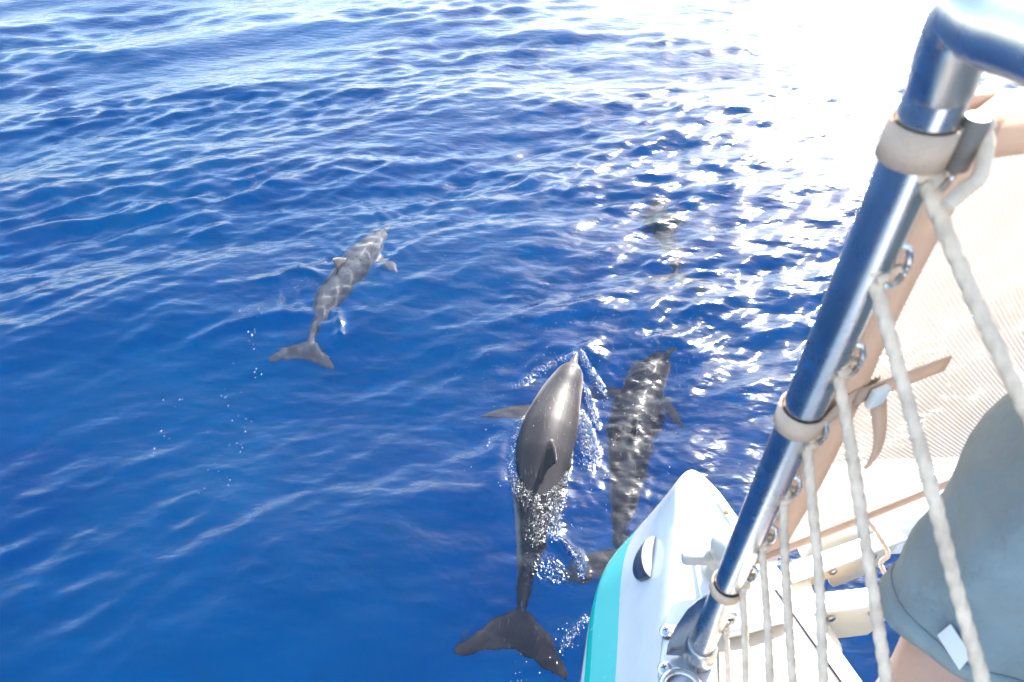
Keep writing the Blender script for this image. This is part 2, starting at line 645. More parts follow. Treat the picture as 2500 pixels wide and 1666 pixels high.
# ================================================================== THE DOLPHINS
def dolphin_skin():
    m, N, L = new_mat("dolphin_skin")
    b = N['Principled BSDF']
    at = N.new('ShaderNodeAttribute')
    at.attribute_name = "pigment"
    tc = N.new('ShaderNodeTexCoord')
    t = N.new('ShaderNodeTexNoise')
    t.inputs['Scale'].default_value = 9
    t.inputs['Detail'].default_value = 8
    t.inputs['Roughness'].default_value = 0.6
    L.new(tc.outputs['Object'], t.inputs['Vector'])
    mr = N.new('ShaderNodeMapRange')
    mr.inputs['From Min'].default_value = 0.25
    mr.inputs['From Max'].default_value = 0.75
    mr.inputs['To Min'].default_value = 0.75
    mr.inputs['To Max'].default_value = 1.25
    L.new(t.outputs['Fac'], mr.inputs['Value'])
    # pale rake marks and flecks
    sp = N.new('ShaderNodeTexNoise')
    sp.inputs['Scale'].default_value = 130
    sp.inputs['Detail'].default_value = 2
    L.new(tc.outputs['Object'], sp.inputs['Vector'])
    sr = N.new('ShaderNodeMapRange')
    sr.inputs['From Min'].default_value = 0.68
    sr.inputs['From Max'].default_value = 0.76
    sr.inputs['To Max'].default_value = 0.12
    L.new(sp.outputs['Fac'], sr.inputs['Value'])
    mul = N.new('ShaderNodeVectorMath')
    mul.operation = 'SCALE'
    L.new(at.outputs['Color'], mul.inputs[0])
    L.new(mr.outputs['Result'], mul.inputs['Scale'])
    mx = N.new('ShaderNodeMix')
    mx.data_type = 'RGBA'
    L.new(sr.outputs['Result'], mx.inputs['Factor'])
    L.new(mul.outputs[0], mx.inputs['A'])
    mx.inputs['B'].default_value = (0.45, 0.43, 0.42, 1)
    # tooth-rake scratches, long and thin
    mp = N.new('ShaderNodeMapping')
    mp.inputs['Scale'].default_value = (95, 7, 40)
    mp.inputs['Rotation'].default_value = (0, 0, 0.25)
    L.new(tc.outputs['Object'], mp.inputs['Vector'])
    sc_ = N.new('ShaderNodeTexNoise')
    sc_.inputs['Scale'].default_value = 1.0
    sc_.inputs['Detail'].default_value = 3
    sc_.inputs['Distortion'].default_value = 0.4
    L.new(mp.outputs[0], sc_.inputs['Vector'])
    s2 = N.new('ShaderNodeMapRange')
    s2.inputs['From Min'].default_value = 0.66
    s2.inputs['From Max'].default_value = 0.72
    s2.inputs['To Max'].default_value = 0.22
    L.new(sc_.outputs['Fac'], s2.inputs['Value'])
    m2 = N.new('ShaderNodeMix')
    m2.data_type = 'RGBA'
    L.new(s2.outputs['Result'], m2.inputs['Factor'])
    L.new(mx.outputs['Result'], m2.inputs['A'])
    m2.inputs['B'].default_value = (0.42, 0.40, 0.39, 1)
    L.new(m2.outputs['Result'], b.inputs['Base Color'])
    b.inputs['Roughness'].default_value = 0.5
    b.inputs['Specular IOR Level'].default_value = 0.28
    b.inputs['Coat Weight'].default_value = 0.05
    b.inputs['Coat Roughness'].default_value = 0.12
    bp = N.new('ShaderNodeBump')
    bp.inputs['Strength'].default_value = 0.25
    bp.inputs['Distance'].default_value = 0.004
    L.new(t.outputs['Fac'], bp.inputs['Height'])
    L.new(bp.outputs['Normal'], b.inputs['Normal'])
    return m


SKIN = dolphin_skin()
M_EYE = principled("dolphin_eye", (0.01, 0.01, 0.012), rough=0.08)
M_HOLE = principled("blowhole_dark", (0.012, 0.010, 0.010), rough=0.35)

PROF = np.array([  # s, half width, half height up, half height down   (for a body of unit length)
    (0.000, .0040, .0035, .0035), (0.010, .0085, .0060, .0070), (0.035, .0120, .0085, .0105), (0.058, .0150, .0115, .0140),
    (0.070, .0205, .0200, .0190), (0.085, .0320, .0340, .0270), (0.110, .0455, .0480, .0400), (0.150, .0575, .0600, .0545),
    (0.210, .0715, .0725, .0730), (0.290, .0840, .0845, .0900), (0.380, .0905, .0920, .0985), (0.470, .0880, .0905, .0960),
    (0.560, .0765, .0810, .0820), (0.650, .0640, .0710, .0660), (0.740, .0470, .0590, .0500), (0.820, .0310, .0450, .0360),
    (0.890, .0200, .0285, .0230), (0.945, .0125, .0170, .0150), (0.985, .0085, .0075, .0075), (1.000, .0030, .0030, .0030)])


def fin_data(root, out, back, thick_dir, secs, nseg=14):
    """a fin lofted from aerofoil sections; secs = [(distance out, shift back, chord, thickness, lift)]"""
    V, F = [], []
    n = nseg * 2
    for d, sh, ch, th, lift in secs:
        for k in range(n):
            a = 2 * math.pi * k / n
            u = 0.5 - 0.5 * math.cos(a)              # 0 at the leading edge, 1 at the trailing edge
            y = math.sin(a) * (0.35 + 0.65 * (1 - u) ** 0.7)
            V.append(root + out * d + back * (sh + ch * u) + thick_dir * (th * 0.5 * y + lift))
    m = len(secs)
    for i in range(m - 1):
        for k in range(n):
            k2 = (k + 1) % n
            F.append((i * n + k, i * n + k2, (i + 1) * n + k2, (i + 1) * n + k))
    F.append(tuple(range(n))[::-1])
    F.append(tuple((m - 1) * n + k for k in range(n)))
    return V, F


def dolphin(name, pts, roll, label, dark=(0.042, 0.037, 0.040), flank=(0.235, 0.210, 0.202), belly=(0.62, 0.60, 0.58), fluke_up=None,
            flip_l=(0.9, -0.35), flip_r=(0.9, -0.35), voxel=0.0085, fat=1.0, fin_lean=0.0, fluke_tilt=0.0, fin_s=0.44, fk=1.0, fl=1.0):
    n = 110
    sp = catmull(pts, n)
    Lb = sum((sp[i + 1] - sp[i]).length for i in range(n - 1))
    fr = []
    for i in range(n):
        t = (sp[max(i - 1, 0)] - sp[min(i + 1, n - 1)]).normalized()      # towards the beak
        s = t.cross(Vector((0, 0, 1))).normalized()                       # the animal's right
        u = s.cross(t)
        rr = roll if not callable(roll) else roll(i / (n - 1))
        c, sn = math.cos(rr), math.sin(rr)
        fr.append((t, s * c - u * sn, u * c + s * sn))
    seg = 36
    V, F, C = [], [], []

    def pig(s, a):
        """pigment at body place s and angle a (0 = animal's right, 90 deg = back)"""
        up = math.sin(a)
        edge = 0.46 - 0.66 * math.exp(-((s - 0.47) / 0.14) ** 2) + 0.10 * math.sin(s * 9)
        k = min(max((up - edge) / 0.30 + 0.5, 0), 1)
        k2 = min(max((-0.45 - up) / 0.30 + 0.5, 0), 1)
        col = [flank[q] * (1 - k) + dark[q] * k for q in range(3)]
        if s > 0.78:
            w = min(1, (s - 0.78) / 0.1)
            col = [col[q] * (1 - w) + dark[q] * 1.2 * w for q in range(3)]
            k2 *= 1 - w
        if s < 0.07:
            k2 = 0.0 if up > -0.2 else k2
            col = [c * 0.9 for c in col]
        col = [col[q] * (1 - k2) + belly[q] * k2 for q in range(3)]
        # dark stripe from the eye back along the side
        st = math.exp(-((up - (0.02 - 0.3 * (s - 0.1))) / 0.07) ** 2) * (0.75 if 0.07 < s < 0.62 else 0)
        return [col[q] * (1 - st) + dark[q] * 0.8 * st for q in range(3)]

    for i in range(n):
        s = i / (n - 1)
        w = np.interp(s, PROF[:, 0], PROF[:, 1]) * Lb * fat
        hu = np.interp(s, PROF[:, 0], PROF[:, 2]) * Lb * fat
        hd = np.interp(s, PROF[:, 0], PROF[:, 3]) * Lb * fat
        t, sd, u = fr[i]
        for k in range(seg):
            a = 2 * math.pi * k / seg
            h = hu if math.sin(a) > 0 else hd
            V.append(sp[i] + sd * (w * math.cos(a)) + u * (h * math.sin(a)))
            C.append(pig(s, a))
    for i in range(n - 1):
        for k in range(seg):
            k2 = (k + 1) % seg
            F.append((i * seg + k, i * seg + k2, (i + 1) * seg + k2, (i + 1) * seg + k))
    F.append(tuple(range(seg)))
    F.append(tuple((n - 1) * seg + k for k in range(seg))[::-1])

    def place(s):
        i = min(int(s * (n - 1)), n - 2)
        f = s * (n - 1) - i
        return sp[i].lerp(sp[i + 1], f), fr[i]

    def add(Vf, Ff, colour):
        o = len(V)
        V.extend(Vf)
        C.extend([list(colour)] * len(Vf))
        F.extend([tuple(q + o for q in f) for f in Ff])

    U = Lb
    # dorsal fin
    p, (t, sd, u) = place(fin_s)
    base = p + u * (np.interp(fin_s + .03, PROF[:, 0], PROF[:, 2]) * U * fat * 0.80)
    outd = (u * math.cos(fin_lean) + sd * math.sin(fin_lean)).normalized()
    secs = [(0, 0, .150 * U, .026 * U, 0), (.022 * U, .016 * U, .122 * U, .020 * U, 0), (.045 * U, .038 * U, .094 * U, .016 * U, 0),
            (.068 * U, .066 * U, .066 * U, .012 * U, 0), (.086 * U, .094 * U, .040 * U, .010 * U, 0), (.097 * U, .116 * U, .020 * U, .008 * U, 0)]
    add(*fin_data(base, outd, -t, sd, secs), [c * 0.8 for c in dark])
    # flippers
    for sgn, (spread_, drop) in ((1, flip_r), (-1, flip_l)):
        p, (t, sd, u) = place(0.245)
        w = np.interp(0.24, PROF[:, 0], PROF[:, 1]) * U * fat
        root = p + sd * (sgn * w * 0.72) - u * (w * 0.55)
        outd = (sd * sgn * spread_ + u * drop).normalized()
        nrm = outd.cross(-t).normalized()
        secs = [(0, 0, .068 * U, .022 * U, 0), (.035 * U, .010 * U, .066 * U, .018 * U, 0), (.075 * U, .030 * U, .056 * U, .014 * U, 0),
                (.110 * U, .055 * U, .041 * U, .011 * U, 0), (.138 * U, .083 * U, .023 * U, .009 * U, 0), (.150 * U, .098 * U, .010 * U, .007 * U, 0)]
        secs = [tuple(q * fl for q in e) for e in secs]
        add(*fin_data(root, outd, -t, nrm, secs), [c * 1.5 for c in dark])
    # flukes
    p, (t, sd, u) = place(0.955)
    ft, fs, fu = t, sd, u
    if fluke_tilt:
        ft = (t * math.cos(fluke_tilt) + u * math.sin(fluke_tilt)).normalized()
        fu = fs.cross(ft).normalized()
    for sgn in (1, -1):
        secs = [(-.012 * U, -.020 * U, .110 * U, .024 * U, 0), (.025 * U, -.004 * U, .098 * U, .019 * U, 0), (.060 * U, .022 * U, .082 * U, .015 * U, -.003 * U),
                (.092 * U, .050 * U, .062 * U, .012 * U, -.007 * U), (.118 * U, .079 * U, .040 * U, .010 * U, -.012 * U), (.134 * U, .103 * U, .018 * U, .008 * U, -.016 * U)]
        secs = [tuple(q * fk for q in e) for e in secs]
        add(*fin_data(p, fs * sgn, -ft, fu, secs), dark)
    # fuse into one continuous skin
    me0 = bpy.data.meshes.new(name + "_raw")
    me0.from_pydata([tuple(v) for v in V], [], F)
    me0.update()
    bm = bmesh.new()
    bm.from_mesh(me0)
    bmesh.ops.recalc_face_normals(bm, faces=bm.faces)
    bm.to_mesh(me0)
    bm.free()
    tmp = bpy.data.objects.new(name + "_raw", me0)
    COL.objects.link(tmp)
    md = tmp.modifiers.new("r", 'REMESH')
    md.mode = 'VOXEL'
    md.voxel_size = voxel * Lb / 2.0
    ms = tmp.modifiers.new("s", 'SMOOTH')
    ms.factor = 0.5
    ms.iterations = 5
    dg = bpy.context.evaluated_depsgraph_get()
    me = bpy.data.meshes.new_from_object(tmp.evaluated_get(dg))
    bpy.data.objects.remove(tmp)
    kd = kdtree.KDTree(len(V))
    for i, v in enumerate(V):
        kd.insert(v, i)
    kd.balance()
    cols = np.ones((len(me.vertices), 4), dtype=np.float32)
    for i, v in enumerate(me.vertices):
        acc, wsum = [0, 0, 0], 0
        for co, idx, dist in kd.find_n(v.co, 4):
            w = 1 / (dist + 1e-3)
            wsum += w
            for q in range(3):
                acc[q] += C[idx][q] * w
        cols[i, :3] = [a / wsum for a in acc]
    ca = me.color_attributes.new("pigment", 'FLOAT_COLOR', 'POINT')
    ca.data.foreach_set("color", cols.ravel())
    root = empty(name, sp[40])
    tag(root, label, "dolphin", "dolphins swimming ahead of the bow")
    me.materials.clear()
    body = link_mesh("body", me, SKIN, root)
    body.cycles.is_caustics_receiver = True
    # blowhole and eyes
    p, (t, sd, u) = place(0.118)
    hole = p + u * (np.interp(0.118, PROF[:, 0], PROF[:, 2]) * U * fat * 0.985)
    m = MB()
    m.add([hole + t * (0.0075 * math.cos(a) - 0.002 * (1 - math.cos(2 * a))) + sd * (0.0105 * math.sin(a)) + u * z for z in (-0.006, 0.002) for a in np.linspace(0, 2 * math.pi, 16, endpoint=False)],
          [tuple(range(16))[::-1], tuple(range(16, 32))] + [(k, (k + 1) % 16, 16 + (k + 1) % 16, 16 + k) for k in range(16)])
    m.build("blowhole", M_HOLE, root, bevel=0.0)
    for sgn in (1, -1):
        p, (t, sd, u) = place(0.105)
        e = p + sd * (sgn * np.interp(0.105, PROF[:, 0], PROF[:, 1]) * U * fat * 0.93) - u * 0.016
        m = MB()
        m.lathe([(0.001, -0.008), (0.006, -0.006), (0.009, -0.001), (0.0085, 0.003), (0.005, 0.0065), (0.001, 0.008)], e, sd.to_track_quat('Z', 'Y').to_matrix(), 14)
        m.build("eye", M_EYE, root)
    return root


dolphin("dolphin", D_LEAD, R(13), "grey dolphin surfacing beside the bow, wet back and blowhole clear of the water", dark=(0.030, 0.025, 0.028), flank=(0.27, 0.24, 0.23), flip_l=(1.0, -0.12), flip_r=(0.5, -0.9), voxel=0.0075, fin_lean=R(12), fluke_tilt=R(8), fk=1.12, fl=1.12)
dolphin("dolphin", D_LEFT, (lambda q: R(-26) * max(0, 1 - 1.15 * q) + R(5) * q), "pale dolphin alone on the far side, dorsal fin tip breaking the surface", dark=(0.115, 0.106, 0.110), flank=(0.26, 0.245, 0.245), flip_r=(1.0, -0.35), fin_s=0.385, fk=1.12, fl=1.1)
dolphin("dolphin", D_RIGHT, R(4), "submerged dolphin between the surfacing one and the steel post, tail hidden by the bow", flip_l=(1.0, -0.3), flip_r=(1.0, -0.3))
dolphin("dolphin", D_DEEP, R(0), "faint dolphin deeper under the water, farthest ahead near the sun glitter", voxel=0.011, fk=1.25, dark=(0.020, 0.030, 0.045), flank=(0.05, 0.075, 0.10), belly=(0.10, 0.16, 0.20))  # darker, bluer skin colours stand in for the fading through deeper water

# ================================================================== THE BOAT
DECK = 1.783
M_STEEL = principled("polished_steel", (0.60, 0.60, 0.60), rough=0.27, metal=1.0, noise=0.05, nscale=25, bump=0.05, bscale=140)
M_STEEL2 = principled("brushed_steel", (0.50, 0.50, 0.51), rough=0.30, metal=1.0, noise=0.10, nscale=30, bump=0.08, bscale=180, dirt=(0.30, 0.17, 0.08), dscale=14, dlo=0.64, dhi=0.78)
M_WHITE = principled("white_gelcoat", (0.80, 0.80, 0.79), rough=0.22, noise=0.03, nscale=5, coat=0.4, dirt=(0.62, 0.58, 0.50), dscale=9, dlo=0.62, dhi=0.85)
M_IVORY = principled("ivory_paint", (0.68, 0.57, 0.41), rough=0.40, noise=0.06, nscale=12, dirt=(0.50, 0.40, 0.27), dscale=16, dlo=0.60, dhi=0.80, bump=0.1)
M_CREAM = principled("cream_non_slip", (0.66, 0.53, 0.38), rough=0.75, noise=0.05, nscale=40, bump=0.6, bscale=600)
M_ROPE = principled("off_white_rope", (0.86, 0.65, 0.49), spec=0.1, rough=0.85, noise=0.18, nscale=55, bump=0.5, bscale=420)
M_STRAP = principled("beige_webbing", (0.68, 0.49, 0.37), spec=0.1, rough=0.8, noise=0.07, nscale=60, bump=0.5, bscale=500)
M_DARK = principled("dark_gap", (0.05, 0.04, 0.035), rough=0.8)
M_RUST = principled("rust", (0.25, 0.10, 0.03), rough=0.85, noise=0.4, nscale=120)


def hull_material():
    m, N, L = new_mat("painted_hull")
    b = N['Principled BSDF']
    b.inputs['Roughness'].default_value = 0.20
    b.inputs['Coat Weight'].default_value = 0.5
    b.inputs['Coat Roughness'].default_value = 0.06
    tc = N.new('ShaderNodeTexCoord')
    sx = N.new('ShaderNodeSeparateXYZ')
    L.new(tc.outputs['Object'], sx.inputs[0])

    def math_(op, a, c=None):
        n = N.new('ShaderNodeMath')
        n.operation = op
        for i, v in enumerate((a, c)):
            if v is None:
                continue
            if isinstance(v, (int, float)):
                n.inputs[i].default_value = v
            else:
                L.new(v, n.inputs[i])
        return n.outputs[0]
    X, Y, Z = sx.outputs[0], sx.outputs[1], sx.outputs[2]
    yc = math_('MAXIMUM', Y, 0.30)
    v = math_('ADD', Z, math_('MULTIPLY', yc, 0.40))
    w = math_('ADD', Z, math_('MULTIPLY', yc, 0.15))
    left = math_('LESS_THAN', X, math_('ADD', 0.372, 0.0))
    below = math_('LESS_THAN', w, 1.695)
    light = math_('MULTIPLY', math_('MULTIPLY', below, math_('GREATER_THAN', w, 1.5875)), left)
    teal = math_('MULTIPLY', math_('MULTIPLY', math_('MULTIPLY', math_('GREATER_THAN', w, 1.562), math_('LESS_THAN', w, 1.5875)), below), left)
    navy_low = math_('LESS_THAN', Z, 1.432)
    nz = N.new('ShaderNodeTexNoise')
    nz.inputs['Scale'].default_value = 7
    nz.inputs['Detail'].default_value = 8
    L.new(tc.outputs['Object'], nz.inputs['Vector'])
    rw = N.new('ShaderNodeValToRGB')
    rw.color_ramp.elements[0].position = 0.35
    rw.color_ramp.elements[1].position = 0.75
    rw.color_ramp.elements[0].color = (0.80, 0.80, 0.79, 1)
    rw.color_ramp.elements[1].color = (0.69, 0.68, 0.65, 1)
    L.new(nz.outputs['Fac'], rw.inputs['Fac'])
    col = rw.outputs['Color']

    def over(base, fac, c):
        mx = N.new('ShaderNodeMix')
        mx.data_type = 'RGBA'
        L.new(fac, mx.inputs['Factor'])
        L.new(base, mx.inputs['A'])
        mx.inputs['B'].default_value = c
        return mx.outputs['Result']
    col = over(col, light, (0.14, 0.68, 0.60, 1))
    col = over(col, teal, (0.003, 0.52, 0.42, 1))
    col = over(col, navy_low, (0.012, 0.014, 0.05, 1))  # hull turns dark navy below a set height
    # salt smears and fine scratches
    mp = N.new('ShaderNodeMapping')
    mp.inputs['Scale'].default_value = (14, 55, 14)
    mp.inputs['Rotation'].default_value = (0, 0, 0.5)
    L.new(tc.outputs['Object'], mp.inputs['Vector'])
    ns = N.new('ShaderNodeTexNoise')
    ns.inputs['Scale'].default_value = 1.0
    ns.inputs['Detail'].default_value = 5
    L.new(mp.outputs[0], ns.inputs['Vector'])
    r2 = N.new('ShaderNodeMapRange')
    r2.inputs['From Min'].default_value = 0.66
    r2.inputs['From Max'].default_value = 0.74
    r2.inputs['To Max'].default_value = 0.5
    L.new(ns.outputs['Fac'], r2.inputs['Value'])
    col = over(col, r2.outputs['Result'], (0.78, 0.80, 0.82, 1))
    L.new(col, b.inputs['Base Color'])
    return m


DECK_O = [(-.15, -4), (-.1, -2), (.02, -.8), (.13, -.1), (.20, .3), (.243, .496), (.277, .61), (.322, .78), (.342, .880), (.378, .918),
          (.416, .872), (.446, .793), (.50, .66), (.56, .496), (.62, .3), (.72, -.1), (.85, -.8), (.95, -2), (1.0, -4)]
CHINE_O = [(-.3, -4), (-.25, -2), (-.13, -.8), (-.02, -.1), (.068, .3), (.108, .47), (.138, .61), (.198, .845), (.285, .968), (.385, 1.015),
           (.48, .96), (.55, .82), (.592, .65), (.635, .48), (.68, .3), (.76, -.1), (.89, -.8), (1.03, -2), (1.1, -4)]


def outline(ctrl, per=8):
    P = [Vector((x, y, 0)) for x, y in ctrl]
    P = [P[0] * 2 - P[1]] + P + [P[-1] * 2 - P[-2]]
    out = []
    for i in range(1, len(P) - 2):
        a, b, c, d = P[i - 1], P[i], P[i + 1], P[i + 2]
        for k in range(per):
            t = k / per
            out.append(0.5 * ((2 * b) + (c - a) * t + (2 * a - 5 * b + 4 * c - d) * t * t + (3 * b - a - 3 * c + d) * t ** 3))
    out.append(P[-2].copy())
    return out


def build_hull():
    dk, ch = outline(DECK_O), outline(CHINE_O)
    n = len(dk)
    mid = [Vector((0.38 + 0.02 * (0.9 - p.y) / 5, min(p.y, 0.80), 0)) for p in dk]
    lev = []   # (function of index -> point)

    def toward(p, m_, d):
        v = (m_ - p)
        if v.length < 1e-6:
            return p.copy()
        return p + v.normalized() * min(d, v.length * 0.9)
    levels = [('d', 0.028, 0.0), ('d', 0.012, -0.0015), ('g', 0.0, -0.006), ('g', 0.06, -0.018), ('g', 0.14, -0.042), ('g', 0.28, -0.090), ('g', 0.45, -0.147),
              ('g', 0.62, -0.204), ('g', 0.80, -0.264), ('g', 0.93, -0.308), ('g', 0.985, -0.328), ('g', 1.0, -0.342), ('c', 0.004, -0.355), ('c', 0.020, -0.365),
              ('c', 0.045, -0.50), ('c', 0.07, -1.0), ('c', 0.12, -1.8), ('c', 0.20, -2.3)]
    V = []
    for kind, q, dz in levels:
        for i in range(n):
            if kind == 'd':
                p = toward(dk[i], mid[i], q)
            elif kind == 'g':
                p = dk[i].lerp(ch[i], q)
            else:
                p = toward(ch[i], mid[i], q)
            V.append(Vector((p.x, p.y, DECK + dz)))
    F = []
    for l in range(len(levels) - 1):
        for i in range(n - 1):
            F.append((l * n + i, (l + 1) * n + i, (l + 1) * n + i + 1, l * n + i + 1))
        F.append((l * n + n - 1, (l + 1) * n + n - 1, (l + 1) * n, l * n))
    # deck as strips between mirrored points, bottom likewise
    for base, flip in ((0, False), ((len(levels) - 1) * n, True)):
        for i in range(n // 2):
            a, b, c, d = base + i, base + i + 1, base + n - 2 - i, base + n - 1 - i
            f = (a, b, c, d) if b != c else (a, b, d)
            F.append(f[::-1] if flip else f)
    m = MB()
    m.add(V, F)
    return m


boat = empty("catamaran_bow", (0.38, 0.2, DECK))
tag(boat, "white catamaran bow with turquoise stripe, steel fittings and ivory bracket", "boat")
hull = build_hull().build("hull", hull_material(), boat, autosmooth=False)

# deck panels and fittings --------------------------------------------------------------
dz = lambda px, py, h=0.0: at_z(px, py, DECK + h)
m = MB()   # cream non-slip panel aft of the locker lip
poly = [dz(1752, 1560), dz(1800, 1545), dz(1868, 1528), dz(1905, 1520), dz(2052, 1700), dz(2130, 1830), dz(1760, 1830)]
m.prism([p + Vector((0, 0, 0.001)) for p in poly], (0, 0, 0.005))
m.build("non_slip_panel", M_CREAM, boat, bevel=0.001)
m = MB()   # dark joint beside the deck edge
a, b_ = dz(1893, 1440), dz(2070, 1690)
dirv = (b_ - a).normalized()
sdv = dirv.cross(Vector((0, 0, 1)))
m.prism([a - sdv * .0012, b_ - sdv * .0012, b_ + sdv * .0012, a + sdv * .0012], (0, 0, 0.0025))
m.build("deck_seam", M_DARK, boat)
m = MB()   # rounded lip of the locker in front of the panel
lip = [dz(1768, 1538, .014), dz(1830, 1524, .016), dz(1885, 1507, .016), dz(1915, 1500, .014)]
m.tube(catmull(lip, 16), 0.014, 14)
m.build("locker_lip", M_WHITE, boat)
m = MB()  # dark tube drawn as the gap under the lip
g0 = [dz(1775, 1551, .004), dz(1830, 1538, .004), dz(1905, 1516, .004)]
m.tube(catmull(g0, 8), 0.0042, 8)
m.build("lip_gap", M_DARK, boat)
m = MB()   # cover plate on the right-hand edge with a screw hole
poly = [dz(1748, 1222, .001), dz(1766, 1226, .001), dz(1812, 1300, .001), dz(1795, 1300, .001)]
m.prism(poly, (0, 0, 0.006))
cp = m.build("cover_plate", M_WHITE, boat, bevel=0.0015)
m = MB()
m.lathe([(0.0045, 0), (0.0045, 0.0012), (0.003, 0.002)], dz(1773, 1252, .0068), None, 12)
m.build("screw", M_RUST, cp)

# mooring cleat ------------------------------------------------------------------------
m = MB()
poly = [dz(1688, 1350, .001), dz(1708, 1336, .001), dz(1790, 1322, .001), dz(1850, 1390, .001), dz(1830, 1462, .001), dz(1712, 1478, .001)]
m.prism(poly, (0, 0, 0.010))
m.build("cleat_plinth", M_WHITE, boat, bevel=0.004, segs=3)
cl = dz(1768, 1392, 0.011)
m = MB()
m.lathe([(0.040, 0), (0.040, 0.006), (0.030, 0.014), (0.027, 0.03), (0.027, 0.050), (0.036, 0.056), (0.038, 0.070), (0.034, 0.084), (0.022, 0.094), (0.008, 0.097), (0.001, 0.0975)], cl, None, 28)
M_CLEAT = principled("grey_cleat", (0.50, 0.47, 0.42), rough=0.35, noise=0.1, nscale=30)
cleat = m.build("cleat", M_CLEAT, boat)
hv = Vector((-1, -0.03, 0)).normalized()
for sgn in (1, -1):
    m = MB()
    c0 = cl + Vector((0, 0, 0.042))
    pts = [c0 + hv * (sgn * s) for s in (0.015, 0.04, 0.062, 0.078, 0.083, 0.0845)]
    m.tube(pts, [0.0135, 0.0135, 0.0133, 0.013, 0.010, 0.004], 18)
    m.build("horn", M_CLEAT, cleat)

# half-moon steel fitting on the shoulder of the hull ----------------------------------
def shoulder(px, py):
    """point of the sloping hull side seen at a spot of the photograph"""
    best = None
    v = ray(px, py)
    o = Vector((0, 0, CAM_H))
    ok, loc, nrm, idx = hull.ray_cast(hull.matrix_world.inverted() @ o, v.normalized())
    return (loc, nrm) if ok else (at_z(px, py, DECK - 0.1), Vector((-0.8, 0.2, 0.5)))


bpy.context.view_layer.update()
pt, pnrm = shoulder(1600, 1380)
e_up = (shoulder(1603, 1312)[0] - shoulder(1590, 1410)[0])
hl = e_up.length / 2
e_up.normalize()
pn = shoulder(1590, 1362)[1].normalized()
e_l = pn.cross(e_up).normalized()
if (shoulder(1560, 1362)[0] - shoulder(1600, 1362)[0]).dot(e_l) < 0:
    e_l = -e_l
cen = (shoulder(1603, 1312)[0] + shoulder(1590, 1410)[0]) / 2
wl = (shoulder(1558, 1365)[0] - cen).dot(e_l)
V, F = [], []
na_, nb_ = 20, 8
for j in range(nb_ + 1):
    ph = (math.pi / 2) * j / nb_            # 0 at the rim, 90 deg at the straight edge top
    for i in range(na_ + 1):
        a = math.pi * i / na_
        r_ = math.cos(ph)
        V.append(cen + e_up * (hl * math.cos(a)) + e_l * (wl * math.sin(a) * r_) + pn * (0.026 * math.sin(ph) * math.sin(a) + 0.001))
for j in range(nb_):
    for i in range(na_):
        F.append((j * (na_ + 1) + i, j * (na_ + 1) + i + 1, (j + 1) * (na_ + 1) + i + 1, (j + 1) * (na_ + 1) + i))
o_ = len(V)
for i in range(na_ + 1):
    a = math.pi * i / na_
    V.append(cen + e_up * (hl * math.cos(a)) - pn * 0.004)
for i in range(na_):
    F.append((nb_ * (na_ + 1) + i, nb_ * (na_ + 1) + i + 1, o_ + i + 1, o_ + i))
fair = MB().add(V, F).build("steel_fairlead", principled("dull_steel", (0.34, 0.34, 0.36), rough=0.38, metal=1.0, noise=0.2, nscale=40, dirt=(0.25, 0.12, 0.05), dscale=22, dlo=0.62, dhi=0.75), boat)
m = MB()
m.lathe([(0.006, 0), (0.0045, 0.0015), (0.001, 0.002)], cen - e_up * hl * 0.62 + e_l * 0.006 + pn * 0.0165, pn.to_track_quat('Z', 'Y').to_matrix(), 10)
m.build("rust_spot", M_RUST, fair)

# crossbeam and the bracket that carries it --------------------------------------------
m = MB()
c0, c1 = Vector((0.585, 0.86, 1.735)), Vector((5.2, 1.12, 1.735))
ax = (c1 - c0).normalized()
sd_ = Vector((-ax.y, ax.x, 0))
prof = [(-.085, -.07), (.085, -.07), (.085, .03), (.06, .045), (-.06, .045), (-.085, .03)]
m.prism([c0 + sd_ * x + Vector((0, 0, z)) for x, z in prof], c1 - c0)
m.build("crossbeam", M_WHITE, boat, bevel=0.008, segs=3)
for (p0, p1, hgt, end) in ((at_z(1925, 1400, 1.765), at_z(2190, 1303, 1.765), 0.085, 0.05), (at_z(1925, 1478, 1.765), at_z(2200, 1447, 1.765), 0.105, 0.09)):
    ax = (p1 - p0).normalized()
    sd_ = Vector((-ax.y, ax.x, 0))
    L_ = (p1 - p0).length
    zz = Vector((0, 0, 1))
    m = MB()
    pts = [p0 + zz * -.012, p0 - zz * hgt * 0.85, p0 + ax * L_ * .45 - zz * hgt * .85, p0 + ax * L_ * .55 - zz * (hgt + .035), p0 + ax * L_ * .92 - zz * (hgt + .035), p0 + ax * L_ * 1.05 - zz * hgt * .5, p0 + ax * L_ * 1.05 - zz * .012]
    m.prism([p - sd_ * 0.007 for p in pts], sd_ * 0.014)
    w_ = m.build("cheek_plate", M_IVORY, boat, bevel=0.002)
    m = MB()
    pts = [p0 - sd_ * .017, p0 + ax * L_ * 1.05 - sd_ * .017, p0 + ax * L_ * 1.05 + sd_ * .017, p0 + sd_ * .017]
    m.prism([p - zz * .012 for p in pts], zz * .013)
    m.build("flange", M_WHITE, w_, bevel=0.004, segs=3)
    for f_ in (0.18, 0.42, 0.8):
        m = MB()
        m.lathe([(.008, 0), (.008, .005), (.005, .007), (.001, .0072)], p0 + ax * L_ * f_ - zz * hgt * .45 - sd_ * .007, (-sd_).to_track_quat('Z', 'Y').to_matrix(), 12)
        m.build("bolt", M_STEEL2, w_)
qa, qb = at_z(1962, 1440, 1.735), at_z(1975, 1500, 1.70)
